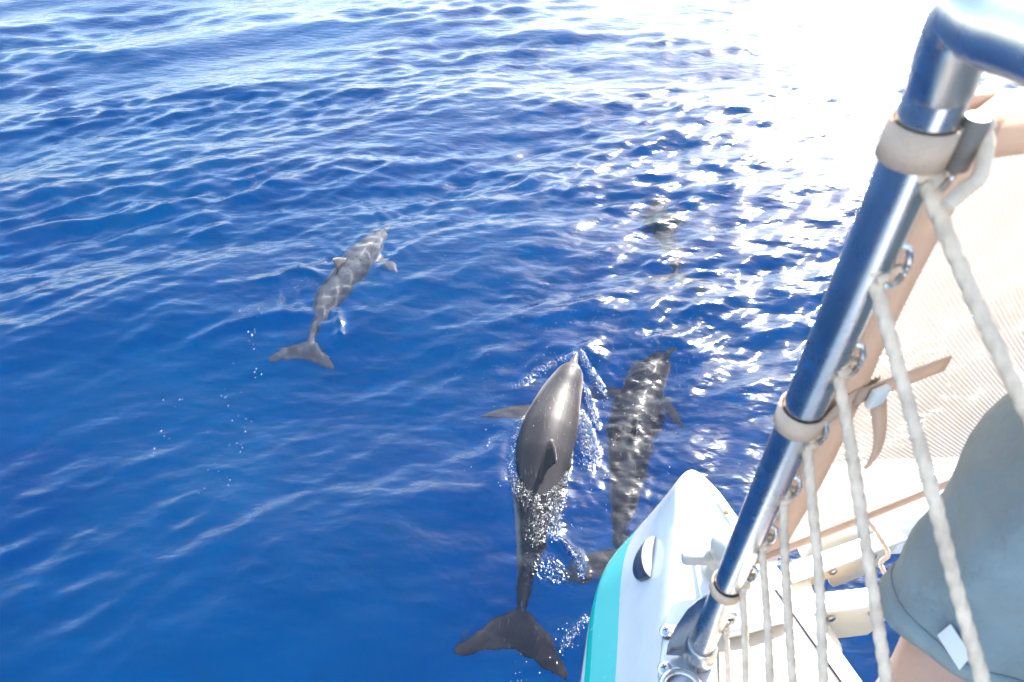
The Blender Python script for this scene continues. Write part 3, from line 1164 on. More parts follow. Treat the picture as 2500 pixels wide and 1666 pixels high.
for a_, b2, r_ in ((at_z(1950, 1425, 1.73), at_z(1962, 1470, 1.73), 0.022), (at_z(2010, 1545, 1.70), at_z(2030, 1580, 1.70), 0.017)):
    m = MB()
    d_ = (b2 - a_).normalized()
    m.tube([a_ - d_ * .02, a_, b2, b2 + d_ * .012, b2 + d_ * .016], [r_, r_, r_, r_ * .8, r_ * .3], 20)
    m.build("roller", M_IVORY, boat)

# ---------------------------------------------------------------- the pulpit (post, rail, plates)
def proj(p):
    d = p - Vector((0, 0, CAM_H))
    depth = d.y * _cp - d.z * _sp
    Yc = d.y * _sp + d.z * _cp
    return (1250 + FPX * d.x / depth, 833 - FPX * Yc / depth, depth)


PB = at_depth(1702, 1604, 1.12)
PT = at_depth(2300, 205, 0.415)
POST_R = 0.0188
pdir = (PT - PB).normalized()


def post_at(py):
    lo, hi = -0.1, 1.3
    for _ in range(50):
        mid = (lo + hi) / 2
        if proj(PB.lerp(PT, mid))[1] > py:
            lo = mid
        else:
            hi = mid
    return PB.lerp(PT, lo)


pulpit = empty("pulpit_rail", PB)
tag(pulpit, "polished steel pulpit post with bent top rail bolted to the white bow", "railing")
H = Vector((0.905, 0.425, 0.0)).normalized()          # the way the seat cloth runs from the post
corner = at_depth(2352, 40, 0.362)
rail_end = at_depth(2760, 190, 0.27)
mb = MB()
pts = [PB - pdir * 0.01 + (PT - PB) * (k / 10) for k in range(10)] + [PT]
mb.tube(pts, POST_R, 36)
post = mb.build("post", M_STEEL, pulpit)
mb = MB()
rpts = catmull([PT - pdir * 0.002, PT.lerp(corner, 0.6), corner + (corner - PT) * 0.12 + (rail_end - corner) * 0.06, corner.lerp(rail_end, 0.25), rail_end, rail_end + (rail_end - corner) * 1.2 + Vector((0, -.25, .0))], 40)
mb.tube(rpts, POST_R * 1.02, 36)
mb.build("top_rail", M_STEEL, pulpit)
# second post and the far end of the rail, right of the view
P2 = PB + H * 1.25
mb = MB()
mb.tube([P2 + Vector((0, 0, -0.05)), P2 + pdir * 0.5, P2 + pdir * 1.0], POST_R, 24)
mb.build("post", M_STEEL, pulpit)
# socket, flange plate, screws, gusset
mb = MB()
mb.tube([PB - pdir * .03, PB + pdir * 0.005, PB + pdir * 0.055, PB + pdir * 0.060], [.0275, .0275, .0250, .0215], 30)
mb.build("socket", M_STEEL2, pulpit)
sh = lambda px, py, off=0.0: (lambda q: q[0] + q[1].normalized() * off)(shoulder(px, py))
mb = MB()
plate = [(1621, 1532), (1634, 1528), (1672, 1534), (1690, 1570), (1702, 1604), (1700, 1690), (1612, 1690), (1608, 1650)]
mb.prism([sh(x, y, 0.001) for x, y in plate], shoulder(1640, 1600)[1].normalized() * 0.006)
fp = mb.build("flange_plate", M_STEEL2, pulpit, bevel=0.0015)
for px, py in ((1629, 1546), (1625, 1637)):
    c_, n_ = shoulder(px, py)
    rot = n_.to_track_quat('Z', 'Y').to_matrix()
    mb = MB()
    mb.lathe([(.0115, 0), (.0115, .0015), (.009, .0035), (.0045, .0045), (.001, .0045)], c_ + n_ * .0068, rot, 20)
    s_ = mb.build("screw", M_STEEL, fp)
    mb = MB()
    for ang in (0, math.pi / 2):
        mb.box(c_ + n_ * .0114, .009, .0018, .0008, rot @ Matrix.Rotation(ang + .4, 3, 'Z'))
    mb.build("screw_slot", M_DARK, s_)
# gusset: a bent steel plate between flange and post
ga = [at_depth(x, y, d) for x, y, d in ((1628, 1596, 1.115), (1632, 1572, 1.105), (1650, 1530, 1.085), (1678, 1488, 1.055), (1705, 1464, 1.035), (1722, 1456, 1.02), (1745, 1455, 1.0))]
gb = [at_depth(x, y, d) for x, y, d in ((1690, 1600, 1.115), (1695, 1585, 1.105), (1705, 1560, 1.085), (1718, 1530, 1.055), (1732, 1500, 1.035), (1742, 1480, 1.02), (1752, 1460, 1.0))]
V = []
nn = (ga[3] - gb[3]).cross(pdir).normalized() * 0.0035
for off in (nn, -nn):
    V += [p + off for p in ga] + [p + off for p in gb]
k7 = len(ga)
F = []
for i in range(k7 - 1):
    F += [(i, i + 1, k7 + i + 1, k7 + i), (2 * k7 + i, 3 * k7 + i, 3 * k7 + i + 1, 2 * k7 + i + 1), (i, 2 * k7 + i, 2 * k7 + i + 1, i + 1), (k7 + i, k7 + i + 1, 3 * k7 + i + 1, 3 * k7 + i)]
F += [(0, k7, 3 * k7, 2 * k7), (k7 - 1, 3 * k7 - 1, 4 * k7 - 1, 2 * k7 - 1)]
MB().add(V, F).build("gusset_plate", M_STEEL2, pulpit, bevel=0.001)
mb = MB()
ring_c = dz(1665, 1690, 0.006)
mb.tube([ring_c + Vector((0.032 * math.cos(a), 0.032 * math.sin(a), 0)) for a in np.linspace(0, 2 * math.pi, 33)], 0.006, 10, cap=False)
mb.build("base_ring", M_STEEL, pulpit)

# ---------------------------------------------------------------- seat cloth stretched from the post
def cloth_material():
    m, N, L = new_mat("beige_mesh_cloth")
    for n in list(N):
        N.remove(n)
    out = N.new('ShaderNodeOutputMaterial')
    uv = N.new('ShaderNodeUVMap')
    sx = N.new('ShaderNodeSeparateXYZ')
    L.new(uv.outputs[0], sx.inputs[0])

    def math_(op, a, c=None):
        n = N.new('ShaderNodeMath')
        n.operation = op
        for i, v in enumerate((a, c)):
            if v is None:
                continue
            if isinstance(v, (int, float)):
                n.inputs[i].default_value = v
            else:
                L.new(v, n.inputs[i])
        return n.outputs[0]
    # uv is in metres: threads every 4 mm, alternate rows shifted by half
    su = math_('MULTIPLY', sx.outputs[0], 2 * math.pi / 0.0062)
    sv = math_('MULTIPLY', sx.outputs[1], 2 * math.pi / 0.0062)
    hgt = math_('MULTIPLY', math_('SINE', su), math_('SINE', sv))
    hole = math_('GREATER_THAN', hgt, 0.50)
    d = N.new('ShaderNodeBsdfDiffuse')
    t = N.new('ShaderNodeBsdfTranslucent')
    nz = N.new('ShaderNodeTexNoise')
    nz.inputs['Scale'].default_value = 14
    nz.inputs['Detail'].default_value = 5
    cr = N.new('ShaderNodeValToRGB')
    cr.color_ramp.elements[0].position = 0.3
    cr.color_ramp.elements[1].position = 0.7
    cr.color_ramp.elements[0].color = (0.78, 0.72, 0.66, 1)
    cr.color_ramp.elements[1].color = (0.86, 0.81, 0.76, 1)
    L.new(uv.outputs[0], nz.inputs['Vector'])
    L.new(nz.outputs['Fac'], cr.inputs['Fac'])
    dk = N.new('ShaderNodeMix')
    dk.data_type = 'RGBA'
    mr = N.new('ShaderNodeMapRange')
    mr.inputs['From Min'].default_value = -1
    mr.inputs['From Max'].default_value = 1
    mr.inputs['To Min'].default_value = 0.0
    mr.inputs['To Max'].default_value = 0.70
    L.new(hgt, mr.inputs['Value'])
    L.new(mr.outputs['Result'], dk.inputs['Factor'])
    L.new(cr.outputs['Color'], dk.inputs['A'])
    dk.inputs['B'].default_value = (0.26, 0.20, 0.16, 1)
    L.new(dk.outputs['Result'], d.inputs['Color'])
    L.new(dk.outputs['Result'], t.inputs['Color'])
    gl = N.new('ShaderNodeBsdfGlossy')
    gl.inputs['Roughness'].default_value = 0.35
    gl.inputs['Color'].default_value = (0.8, 0.78, 0.75, 1)
    bp = N.new('ShaderNodeBump')
    bp.inputs['Strength'].default_value = 0.8
    bp.inputs['Distance'].default_value = 0.002
    L.new(math_('MULTIPLY', hgt, -1.0), bp.inputs['Height'])
    L.new(bp.outputs[0], d.inputs['Normal'])
    L.new(bp.outputs[0], gl.inputs['Normal'])
    m1 = N.new('ShaderNodeMixShader')
    m1.inputs[0].default_value = 0.62
    L.new(d.outputs[0], m1.inputs[1])
    L.new(t.outputs[0], m1.inputs[2])
    m2 = N.new('ShaderNodeMixShader')
    m2.inputs[0].default_value = 0.05
    L.new(m1.outputs[0], m2.inputs[1])
    L.new(gl.outputs[0], m2.inputs[2])
    tr = N.new('ShaderNodeBsdfTransparent')
    m3 = N.new('ShaderNodeMixShader')
    L.new(hole, m3.inputs[0])
    L.new(m2.outputs[0], m3.inputs[1])
    L.new(tr.outputs[0], m3.inputs[2])
    L.new(m3.outputs[0], out.inputs['Surface'])
    return m


def strap_material():
    """thin woven webbing that lets some sun through"""
    m, N, L = new_mat("beige_hem")
    b = N['Principled BSDF']
    out = [n for n in N if n.type == 'OUTPUT_MATERIAL'][0]
    tc = N.new('ShaderNodeTexCoord')
    nz = N.new('ShaderNodeTexNoise')
    nz.inputs['Scale'].default_value = 40
    nz.inputs['Detail'].default_value = 6
    L.new(tc.outputs['Object'], nz.inputs['Vector'])
    cr = N.new('ShaderNodeValToRGB')
    cr.color_ramp.elements[0].color = (0.80, 0.64, 0.52, 1)
    cr.color_ramp.elements[1].color = (0.90, 0.75, 0.63, 1)
    L.new(nz.outputs['Fac'], cr.inputs['Fac'])
    L.new(cr.outputs['Color'], b.inputs['Base Color'])
    b.inputs['Roughness'].default_value = 0.8
    t = N.new('ShaderNodeBsdfTranslucent')
    L.new(cr.outputs['Color'], t.inputs['Color'])
    mx = N.new('ShaderNodeMixShader')
    mx.inputs[0].default_value = 0.6
    L.new(b.outputs[0], mx.inputs[1])
    L.new(t.outputs[0], mx.inputs[2])
    L.new(mx.outputs[0], out.inputs['Surface'])
    return m


M_CLOTH = cloth_material()
M_HEM = strap_material()
cloth = empty("seat_cloth", post_at(1380))
tag(cloth, "beige mesh cloth stretched from the steel post, held by webbing straps", "fabric panel")
cb, ct = post_at(1392), post_at(330)
Hs = 1.22


def cloth_pt(a, b):
    """a = metres away from the post, b = 0 at the lower edge .. 1 at the upper edge"""
    p = cb.lerp(ct, b) + pdir.cross(H).normalized() * 0.0 + H * (POST_R + 0.012 + a)
    sag = 0.035 * math.sin(math.pi * min(a / Hs, 1)) * (1 - 0.5 * b)
    wob = 0.006 * math.sin(9 * a + 5 * b) * math.sin(math.pi * b)
    nrm = H.cross(pdir).normalized()
    edge = 0.03 * math.sin(math.pi * min(a / Hs, 1)) * (1 - 2 * b)       # edges draw in between the posts
    return p + nrm * (sag + wob) + pdir * edge


def sheet(a0, a1, b0, b1, na, nb, off, name, mat, parent, thick=0.0):
    V, F, UV = [], [], []
    nrm = H.cross(pdir).normalized()
    Ht = (ct - cb).length
    for i in range(na + 1):
        for j in range(nb + 1):
            a = a0 + (a1 - a0) * i / na
            b = b0 + (b1 - b0) * j / nb
            V.append(cloth_pt(a, b) + nrm * off)
            UV.append((a, b * Ht))
    for i in range(na):
        for j in range(nb):
            q = i * (nb + 1) + j
            F.append((q, q + nb + 1, q + nb + 2, q + 1))
    me = bpy.data.meshes.new(name)
    me.from_pydata([tuple(v) for v in V], [], F)
    uvl = me.uv_layers.new(name="UVMap")
    for lp in me.loops:
        uvl.data[lp.index].uv = UV[lp.vertex_index]
    o = link_mesh(name, me, mat, parent)
    if thick:
        sm = o.modifiers.new("t", 'SOLIDIFY')
        sm.thickness = thick
        sm.offset = 0
    return o


sheet(0.0, Hs, 0.0, 1.0, 60, 50, 0.0, "mesh_panel", M_CLOTH, cloth, 0.0012)
sheet(-0.006, 0.044, -0.005, 1.005, 3, 50, 0.0022, "side_hem", M_HEM, cloth, 0.0016)
sheet(0.0, Hs, -0.012, 0.028, 60, 3, 0.0028, "lower_hem", M_HEM, cloth, 0.0016)
sheet(0.0, Hs, 0.955, 1.012, 60, 3, 0.0028, "upper_hem", M_HEM, cloth, 0.0016)


# webbing straps round the post
def strap(py, width, tail):
    c = post_at(py)
    u = H - pdir * H.dot(pdir)
    u.normalize()
    w = pdir.cross(u).normalized()
    r = POST_R + 0.0022
    prof = []
    for k in range(0, 25):
        a = R(70) + R(220) * k / 24
        prof.append(u * (r * math.cos(a)) + w * (r * math.sin(a)))
    e0 = [u * (tail * q) + w * (r * math.sin(R(70)) * (1 - q) + 0.004) for q in (1.0, 0.6, 0.3)]
    e1 = [u * (tail * q) + w * (r * math.sin(R(290)) * (1 - q) + 0.002) for q in (0.3, 0.6, 1.0)]
    line = e0 + prof + e1
    V, F = [], []
    for p in line:
        V += [c + p - pdir * width / 2, c + p + pdir * width / 2]
    for i in range(len(line) - 1):
        F.append((2 * i, 2 * i + 1, 2 * i + 3, 2 * i + 2))
    me = bpy.data.meshes.new("strap")
    me.from_pydata([tuple(v) for v in V], [], F)
    o = link_mesh("strap", me, M_STRAP, cloth)
    sm = o.modifiers.new("t", 'SOLIDIFY')
    sm.thickness = 0.0022
    sm.offset = 0
    return o


strap(340, 0.027, 0.07)
strap(1015, 0.027, 0.10)
strap(1432, 0.022, 0.05)
# sewn tape that carries on from the middle strap, and its loose end
bm_ = (post_at(1000) - cb).dot(pdir) / (ct - cb).length
sheet(0.03, 0.155, bm_ - 0.02, bm_ + 0.016, 10, 2, 0.006, "sewn_tape", M_HEM, cloth, 0.002)
nrm_c = H.cross(pdir).normalized()
V, F = [], []
t0 = cloth_pt(0.055, bm_ - 0.02)
for i in range(13):
    s = i / 12
    wdt = 0.011 * (1 - 0.75 * s)
    c = t0 + Vector((0.012 * s, -0.01 * s, -0.085 * s)) + nrm_c * (0.012 + 0.01 * math.sin(3 * s))
    V += [c - H * wdt, c + H * wdt]
for i in range(12):
    F.append((2 * i, 2 * i + 1, 2 * i + 3, 2 * i + 2))
o = mesh_obj("strap_end", V, F, M_HEM, cloth)
sm = o.modifiers.new("t", 'SOLIDIFY')
sm.thickness = 0.002
m = MB()
bc = cloth_pt(0.052, bm_ - 0.005) + nrm_c * 0.012
rotb = Matrix((H, pdir.cross(H).normalized(), pdir)).transposed()
m.box(bc, 0.022, 0.008, 0.026, rotb)
m.build("buckle", principled("white_buckle", (0.8, 0.8, 0.78), rough=0.4), cloth, bevel=0.003)
# buckle of the upper strap: a grey barrel with a knotted cord
bt = at_depth(2356, 352, 0.435)
m = MB()
m.tube([bt - pdir * 0.019, bt - pdir * 0.016, bt + pdir * 0.016, bt + pdir * 0.019], [0.006, 0.0088, 0.0088, 0.007], 20)
m.build("toggle", principled("grey_toggle", (0.20, 0.17, 0.15), rough=0.4, noise=0.2), cloth)
m = MB()
m.tube(catmull([at_depth(x, y, 0.43) for x, y in ((2322, 318), (2350, 306), (2375, 292), (2395, 290), (2410, 300), (2405, 312), (2380, 306))], 26), 0.0052, 10)
m.tube(catmull([at_depth(x, y, 0.428) for x, y in ((2405, 325), (2408, 360), (2398, 410), (2385, 440), (2345, 470), (2310, 505))], 24), 0.0048, 10)
m.build("toggle_cord", M_ROPE, cloth)

# ================================================================== ROPES
def braid(pts, r, seg=14, pitch=0.016):
    """a plaited rope: round core whose surface rises and falls with two crossing sets of strands"""
    L_ = sum((pts[i + 1] - pts[i]).length for i in range(len(pts) - 1))
    n = max(8, int(L_ / 0.0024))
    P = catmull(pts, n)
    fr = frames(P, Vector((0.3, 0.9, 0.2)))
    V, F = [], []
    ds = L_ / (n - 1)
    ph0 = random.uniform(0, 6)
    for i in range(n):
        t, s, u = fr[i]
        z = i * ds
        for k in range(seg):
            a = 2 * math.pi * k / seg
            q = 2 * math.pi * z / pitch
            b1 = abs(math.sin(a * 1.5 + q * 0.5 + ph0))       # three laid strands
            rr = r * (0.60 + 0.34 * b1 ** 0.7) * (1 + 0.04 * math.sin(z * 40 + ph0))
            V.append(P[i] + s * (rr * math.cos(a)) + u * (rr * math.sin(a)))
    for i in range(n - 1):
        for k in range(seg):
            k2 = (k + 1) % seg
            F.append((i * seg + k, i * seg + k2, (i + 1) * seg + k2, (i + 1) * seg + k))
    F.append(tuple(range(seg))[::-1])
    F.append(tuple((n - 1) * seg + k for k in range(seg)))
    return V, F


def knot(c, d, r):
    """an overhand lump of rope: a loop wound round the standing part"""
    d = d.normalized()
    s = d.cross(Vector((0, 0.3, 1))).normalized()
    u = d.cross(s)
    pts = []
    for i in range(40):
        a = 2 * math.pi * 1.9 * i / 39
        R_ = r * (1.15 + 0.25 * math.sin(a * 1.5))
        pts.append(c + s * (R_ * math.cos(a)) + u * (R_ * math.sin(a)) + d * (r * (2.6 * i / 39 - 1.3)))
    return pts


ROPES = [
    ((2252, 425), [(2330, 620), (2400, 780), (2500, 985)], "thickest rope, tied highest on the steel post just below the upper strap", 0.0061),
    ((2128, 662), [(2180, 850), (2270, 1180), (2325, 1400), (2400, 1666)], "rope crossing in front of the white label on the blue-grey shorts", 0.0060),
    ((2042, 892), [(2075, 1080), (2120, 1370), (2165, 1666)], "rope tied just above the middle strap, running past the knee side of the shorts", 0.0058),
    ((1968, 1072), [(1985, 1250), (2000, 1420), (2010, 1666)], "rope tied just below the middle strap of the steel post", 0.0056),
    ((1912, 1205), [(1918, 1400), (1935, 1666)], "rope tied midway between the middle and the lowest strap", 0.0055),
    ((1858, 1322), [(1872, 1500), (1880, 1666)], "rope tied a little above the lowest strap of the steel post", 0.0055),
    ((1812, 1420), [(1818, 1530), (1821, 1666)], "rope tied right at the lowest strap of the steel post", 0.0054),
    ((1770, 1528), [(1776, 1600), (1779, 1666)], "short rope tied near the foot of the steel post, below the lowest strap", 0.0050),
]
rope_ends = []
right_side = (H * 0.75 - Vector((0, 1, 0)) * 0.65)
right_side = (right_side - pdir * right_side.dot(pdir)).normalized()
for (kx, ky), way, lab, r in ROPES:
    pp = post_at(ky - 35)
    depth0 = proj(post_at(ky))[2] - 0.012
    eye_c = pp + right_side * (POST_R + 0.004)
    kpos = at_depth(kx, ky, depth0)
    pts = [kpos] + [at_depth(x, y, depth0) for x, y in way]
    # carry on below the picture until the rope meets the deck
    (xa, ya), (xb, yb) = way[-2] if len(way) > 1 else (kx, ky), way[-1]
    k = 1
    while pts[-1].z > DECK + 0.03 and k < 40:
        q = at_depth(xb + (xb - xa) / (yb - ya) * 90 * k, yb + 90 * k, depth0)
        if q.z < DECK + 0.025:
            f = (pts[-1].z - DECK - 0.025) / (pts[-1].z - q.z)
            pts.append(pts[-1].lerp(q, f))
            break
        pts.append(q)
        k += 1
    rope_ends.append(pts[-1].copy())
    root = empty("lashing_rope", kpos)
    tag(root, lab, "rope", "braided ropes lashed to the steel post")
    start = kpos + (pts[1] - kpos).normalized() * r * 0.8
    me_ = MB().add(*braid([start] + pts[1:], r))
    ob = me_.build("cord", M_ROPE, root, recalc=False, autosmooth=False)
    kn = MB()
    kn.tube(knot(kpos, pts[1] - kpos, r * 0.95), r * 0.82, 10)
    kn.build("knot", M_ROPE, root)
    # loop of rope through the steel eye
    top = pp + right_side * (POST_R + 0.010)
    lp = MB()
    n0 = (top - kpos).normalized()
    s0 = n0.cross(right_side).normalized()
    lp.tube(catmull([kpos + s0 * r * .7, kpos.lerp(top, .5) + s0 * r * .9, top + s0 * r * .3 - n0 * .004], 10), r * 0.62, 8)
    lp.build("loop", M_ROPE, root)
    # steel eye on the post (part of the pulpit)
    ey = MB()
    e0 = pp + pdir * 0.016 + right_side * (POST_R - 0.002)
    e1 = pp - pdir * 0.022 + right_side * (POST_R - 0.002)
    ey.tube(catmull([e0, e0 + right_side * 0.007 - pdir * .002, e0.lerp(e1, .5) + right_side * 0.0105, e1 + right_side * 0.007 + pdir * .002, e1], 18), 0.0026, 8)
    ey.build("rope_eye", M_STEEL, pulpit)

# low rail on the deck that the ropes are made fast to (just below the picture)
mb = MB()
tr = catmull([rope_ends[-1] + Vector((-.02, .02, -.012))] + [e + Vector((0, 0, -0.012)) for e in rope_ends[::-1]] + [rope_ends[0] + (rope_ends[0] - rope_ends[1]) * .5 + Vector((0, 0, -.012))], 50)
mb.tube(tr, 0.010, 14)
mb.build("lashing_rail", M_STEEL2, pulpit)

# thin cord hanging from the lower corner of the cloth to the bracket
cord = [at_depth(2112, 1262, 1.02), at_depth(2140, 1300, 1.03), at_depth(2168, 1352, 1.05), at_depth(2150, 1375, 1.06), at_depth(2160, 1400, 1.06), at_depth(2180, 1450, 1.07)]
co = MB().add(*braid(cord, 0.0042)).build("hanging_cord", M_ROPE, None, recalc=False, autosmooth=False)
tag(co, "thin kinked cord hanging from the cloth's lower edge over the ivory bracket", "rope")

# ================================================================== THE PERSON STANDING AT THE RAIL
M_SKINP = principled("person_skin", (0.50, 0.31, 0.24), rough=0.5, noise=0.08, nscale=18, bump=0.2, bscale=220)  # skin tone with slight random mottling
M_SHORTS = principled("blue_grey_cloth", (0.24, 0.30, 0.325), rough=0.85, noise=0.16, nscale=9, bump=0.7, bscale=16, bdist=0.022)
M_SHIRT = principled("pale_shirt", (0.62, 0.62, 0.60), rough=0.85, noise=0.05)
M_HAIR = principled("brown_hair", (0.06, 0.035, 0.02), rough=0.7, noise=0.3, nscale=80)
LEG = [(2378, 1510, 0.80, 0.094), (2495, 1362, 0.735, 0.095), (2655, 1205, 0.665, 0.103), (2880, 1100, 0.60, 0.112), (3080, 850, 0.54, 0.132)]
lp_ = [at_depth(x, y, d) for x, y, d, r in LEG]
hipL = lp_[-1]
kneeL = at_depth(2325, 1560, 0.82)
footL = Vector((kneeL.x - 0.02, kneeL.y - 0.02, DECK + 0.05))
hipR = hipL + Vector((0.14, -0.19, 0))
kneeR = Vector((kneeL.x + 0.10, kneeL.y - 0.30, kneeL.z + .02))
footR = Vector((kneeR.x - .04, kneeR.y - .06, DECK + 0.05))
pelvis = (hipL + hipR) / 2 + Vector((0, 0, 0.06))
fw = Vector((-0.62, 0.78, 0)).normalized()
FOOT = Vector((0.55, -0.83, 0))
waist = pelvis + Vector((0.03, -0.02, 0.16))
chest = waist + Vector((0.02, -0.01, 0.22))
neck = chest + Vector((0.0, 0.0, 0.20))
head = neck + Vector((0, 0, 0.10)) + fw * 0.03
SHV = (hipR - hipL).normalized()
shL, shR = chest + Vector((0, 0, .12)) - SHV * 0.19, chest + Vector((0, 0, .12)) + SHV * 0.19
J = [("pelvis", pelvis, .125, .105), ("waist", waist, .125, .095), ("chest", chest, .15, .11), ("neck", neck, .055, .055), ("head", head, .075, .085), ("crown", head + Vector((0, 0, .13)), .065, .075),
     ("hipL", hipL, .088, .088), ("midL", hipL.lerp(kneeL, .5), .072, .072), ("kneeL", kneeL, .056, .056), ("calfL", kneeL.lerp(footL, .3) - fw * .015, .056, .056), ("ankL", footL, .036, .036), ("toeL", footL + FOOT * .17 + Vector((0, 0, -.025)), .032, .022),
     ("hipR", hipR, .088, .088), ("midR", hipR.lerp(kneeR, .5), .072, .072), ("kneeR", kneeR, .056, .056), ("calfR", kneeR.lerp(footR, .3) - fw * .015, .056, .056), ("ankR", footR, .036, .036), ("toeR", footR + FOOT * .17 + Vector((0, 0, -.025)), .032, .022),
     ("shL", shL, .06, .06), ("elL", shL + Vector((0.06, -.10, -.27)), .042, .042), ("wrL", shL + Vector((0.05, .0, -.50)), .028, .028), ("haL", shL + Vector((0.045, .03, -.58)), .034, .018),
     ("shR", shR, .06, .06), ("elR", shR + Vector((0.08, -.05, -.28)), .042, .042), ("wrR", shR + Vector((0.10, .04, -.52)), .028, .028), ("haR", shR + Vector((0.10, .06, -.60)), .034, .018)]
ids = {j[0]: i for i, j in enumerate(J)}
E_ = [("pelvis", "waist"), ("waist", "chest"), ("chest", "neck"), ("neck", "head"), ("head", "crown")]
for s_ in "LR":
    E_ += [("pelvis", "hip" + s_), ("hip" + s_, "mid" + s_), ("mid" + s_, "knee" + s_), ("knee" + s_, "calf" + s_), ("calf" + s_, "ank" + s_), ("ank" + s_, "toe" + s_),
           ("chest", "sh" + s_), ("sh" + s_, "el" + s_), ("el" + s_, "wr" + s_), ("wr" + s_, "ha" + s_)]
me = bpy.data.meshes.new("body")
vs_ = [tuple(j[1]) for j in J]
es_ = [(ids[a], ids[b]) for a, b in E_]
rad = [(j[2], j[3]) for j in J]
for s_ in "LR":      # five fingers each
    h0 = J[ids["ha" + s_]][1]
    w0 = J[ids["wr" + s_]][1]
    dd = (h0 - w0).normalized()
    for k, (off, ln) in enumerate(((-.028, .055), (-.020, .070), (-.006, .080), (.008, .075), (.021, .060))):
        base_i = len(vs_)
        lat = fw * off
        if k == 0:
            p1, p2 = w0 + dd * .03 + fw * -.03, w0 + dd * .06 + fw * -.055
        else:
            p1, p2 = h0 + dd * ln * .5 + lat, h0 + dd * ln + lat * 1.1 - SHV * .012
        vs_ += [tuple(p1), tuple(p2)]
        rad += [(.0095, .0095), (.0075, .0075)]
        es_ += [(ids["ha" + s_] if k else ids["wr" + s_], base_i), (base_i, base_i + 1)]
me.from_pydata(vs_, es_, [])
tmp = bpy.data.objects.new("body_tmp", me)
COL.objects.link(tmp)
sk = tmp.modifiers.new("skin", 'SKIN')
for i, v in enumerate(me.skin_vertices[0].data):
    v.radius = rad[i]
    v.use_root = (i == 0)
sb = tmp.modifiers.new("sub", 'SUBSURF')
sb.levels = 2
sb.render_levels = 2
dg = bpy.context.evaluated_depsgraph_get()
mebody = bpy.data.meshes.new_from_object(tmp.evaluated_get(dg))
bpy.data.objects.remove(tmp)
mebody.materials.clear()
person = empty("person", footL + Vector((0.1, -0.05, -0.05)))
tag(person, "person in blue-grey shorts standing at the rail, bare shin below the hem", "person")
link_mesh("body", mebody, M_SKINP, person)


def garment(name, rings, mat, seg=48, fold=0.0, thick=0.003, seed=1, open_ends=True):
    """loose cloth tube; rings = [(centre, axis, radius a, radius b)]"""
    rs = random.Random(seed)
    ph = [rs.uniform(0, 6) for _ in range(6)]
    V, F = [], []
    n = len(rings)
    for i, (c, ax, ra, rb) in enumerate(rings):
        ax = ax.normalized()
        s = ax.cross(Vector((0, 1, 0.1))).normalized()
        u = s.cross(ax)
        for k in range(seg):
            a = 2 * math.pi * k / seg
            w = fold * (math.sin(3 * a + ph[0] + i * .12) * .5 + math.sin(5 * a + ph[1] - i * .18) * .35 + math.sin(9 * a + ph[2] + i * .25) * .15)
            w += fold * 0.30 * math.sin(i * 0.85 + 2.2 * math.sin(2 * a + ph[3]) + ph[4]) * (0.6 + 0.4 * math.sin(a + ph[5]))
            V.append(c + s * ((ra + w) * math.cos(a)) + u * ((rb + w) * math.sin(a)))
    for i in range(n - 1):
        for k in range(seg):
            k2 = (k + 1) % seg
            F.append((i * seg + k, i * seg + k2, (i + 1) * seg + k2, (i + 1) * seg + k))
    o = mesh_obj(name, V, F, mat, person)
    sm = o.modifiers.new("t", 'SOLIDIFY')
    sm.thickness = thick
    sm.offset = -1
    return o


def dense(line, n):
    P = catmull([p for p, r in line], n)
    out = []
    cum = [0]
    for i in range(1, len(line)):
        cum.append(cum[-1] + (line[i][0] - line[i - 1][0]).length)
    for i, p in enumerate(P):
        t = (P[min(i + 1, n - 1)] - P[max(i - 1, 0)])
        r = float(np.interp(cum[-1] * i / (n - 1), cum, [q[1] for q in line]))
        out.append((p, t, r, r))
    return out


legrings = dense([(lp_[i], LEG[i][3]) for i in range(len(LEG))] + [(pelvis + Vector((-.03, 0.02, .08)), .135)], 40)
shorts = garment("shorts", legrings, M_SHORTS, fold=0.012, seed=4)
garment("hem", [(p, t, a + .0025, b + .0025) for p, t, a, b in legrings[:3]], M_SHORTS, fold=0.012, seed=4)
rr_ = dense([(kneeR.lerp(hipR, .15), .098), (kneeR.lerp(hipR, .5), .102), (hipR, .125), (pelvis + Vector((.03, -.02, .08)), .135)], 24)
garment("shorts_leg", rr_, M_SHORTS, fold=0.010, seed=9)
garment("shorts_seat", [(p, t, .172, .150) for p, t, r, _ in dense([(pelvis + Vector((0, 0, -.10)), .16), (pelvis + Vector((0, 0, .02)), .16), (pelvis + Vector((0.01, -.01, .11)), .15)], 10)], M_SHORTS, fold=0.006, seed=6)
garment("shirt", [(p, t, r * 1.25, r) for p, t, r, _ in dense([(pelvis + Vector((0, 0, .02)), .150), (waist, .145), (chest, .155), (chest + Vector((0, 0, .12)), .13), (neck, .062)], 24)], M_SHIRT, fold=0.006, seed=3)
m = MB()
m.lathe([(.088, -.02), (.094, .03), (.09, .07), (.07, .11), (.035, .135), (.002, .143)], head + Vector((0, 0, .06)) - fw * .012, None, 28)
m.build("hair", M_HAIR, person)
for sx_ in (-1, 1):
    m = MB()
    m.lathe([(.001, -.012), (.009, -.008), (.012, 0), (.009, .008), (.001, .012)], head + Vector((0, 0, .045)) + fw * .072 + SHV * (sx_ * .03), None, 14)
    m.build("eye", M_EYE, person)
m = MB()
m.tube([head + fw * .075 + Vector((0, 0, .045)), head + fw * .098 + Vector((0, 0, .015)), head + fw * .08 + Vector((0, 0, .005))], [.007, .013, .009], 12)
m.build("nose", M_SKINP, person)

# white label sewn to the shorts
bpy.context.view_layer.update()


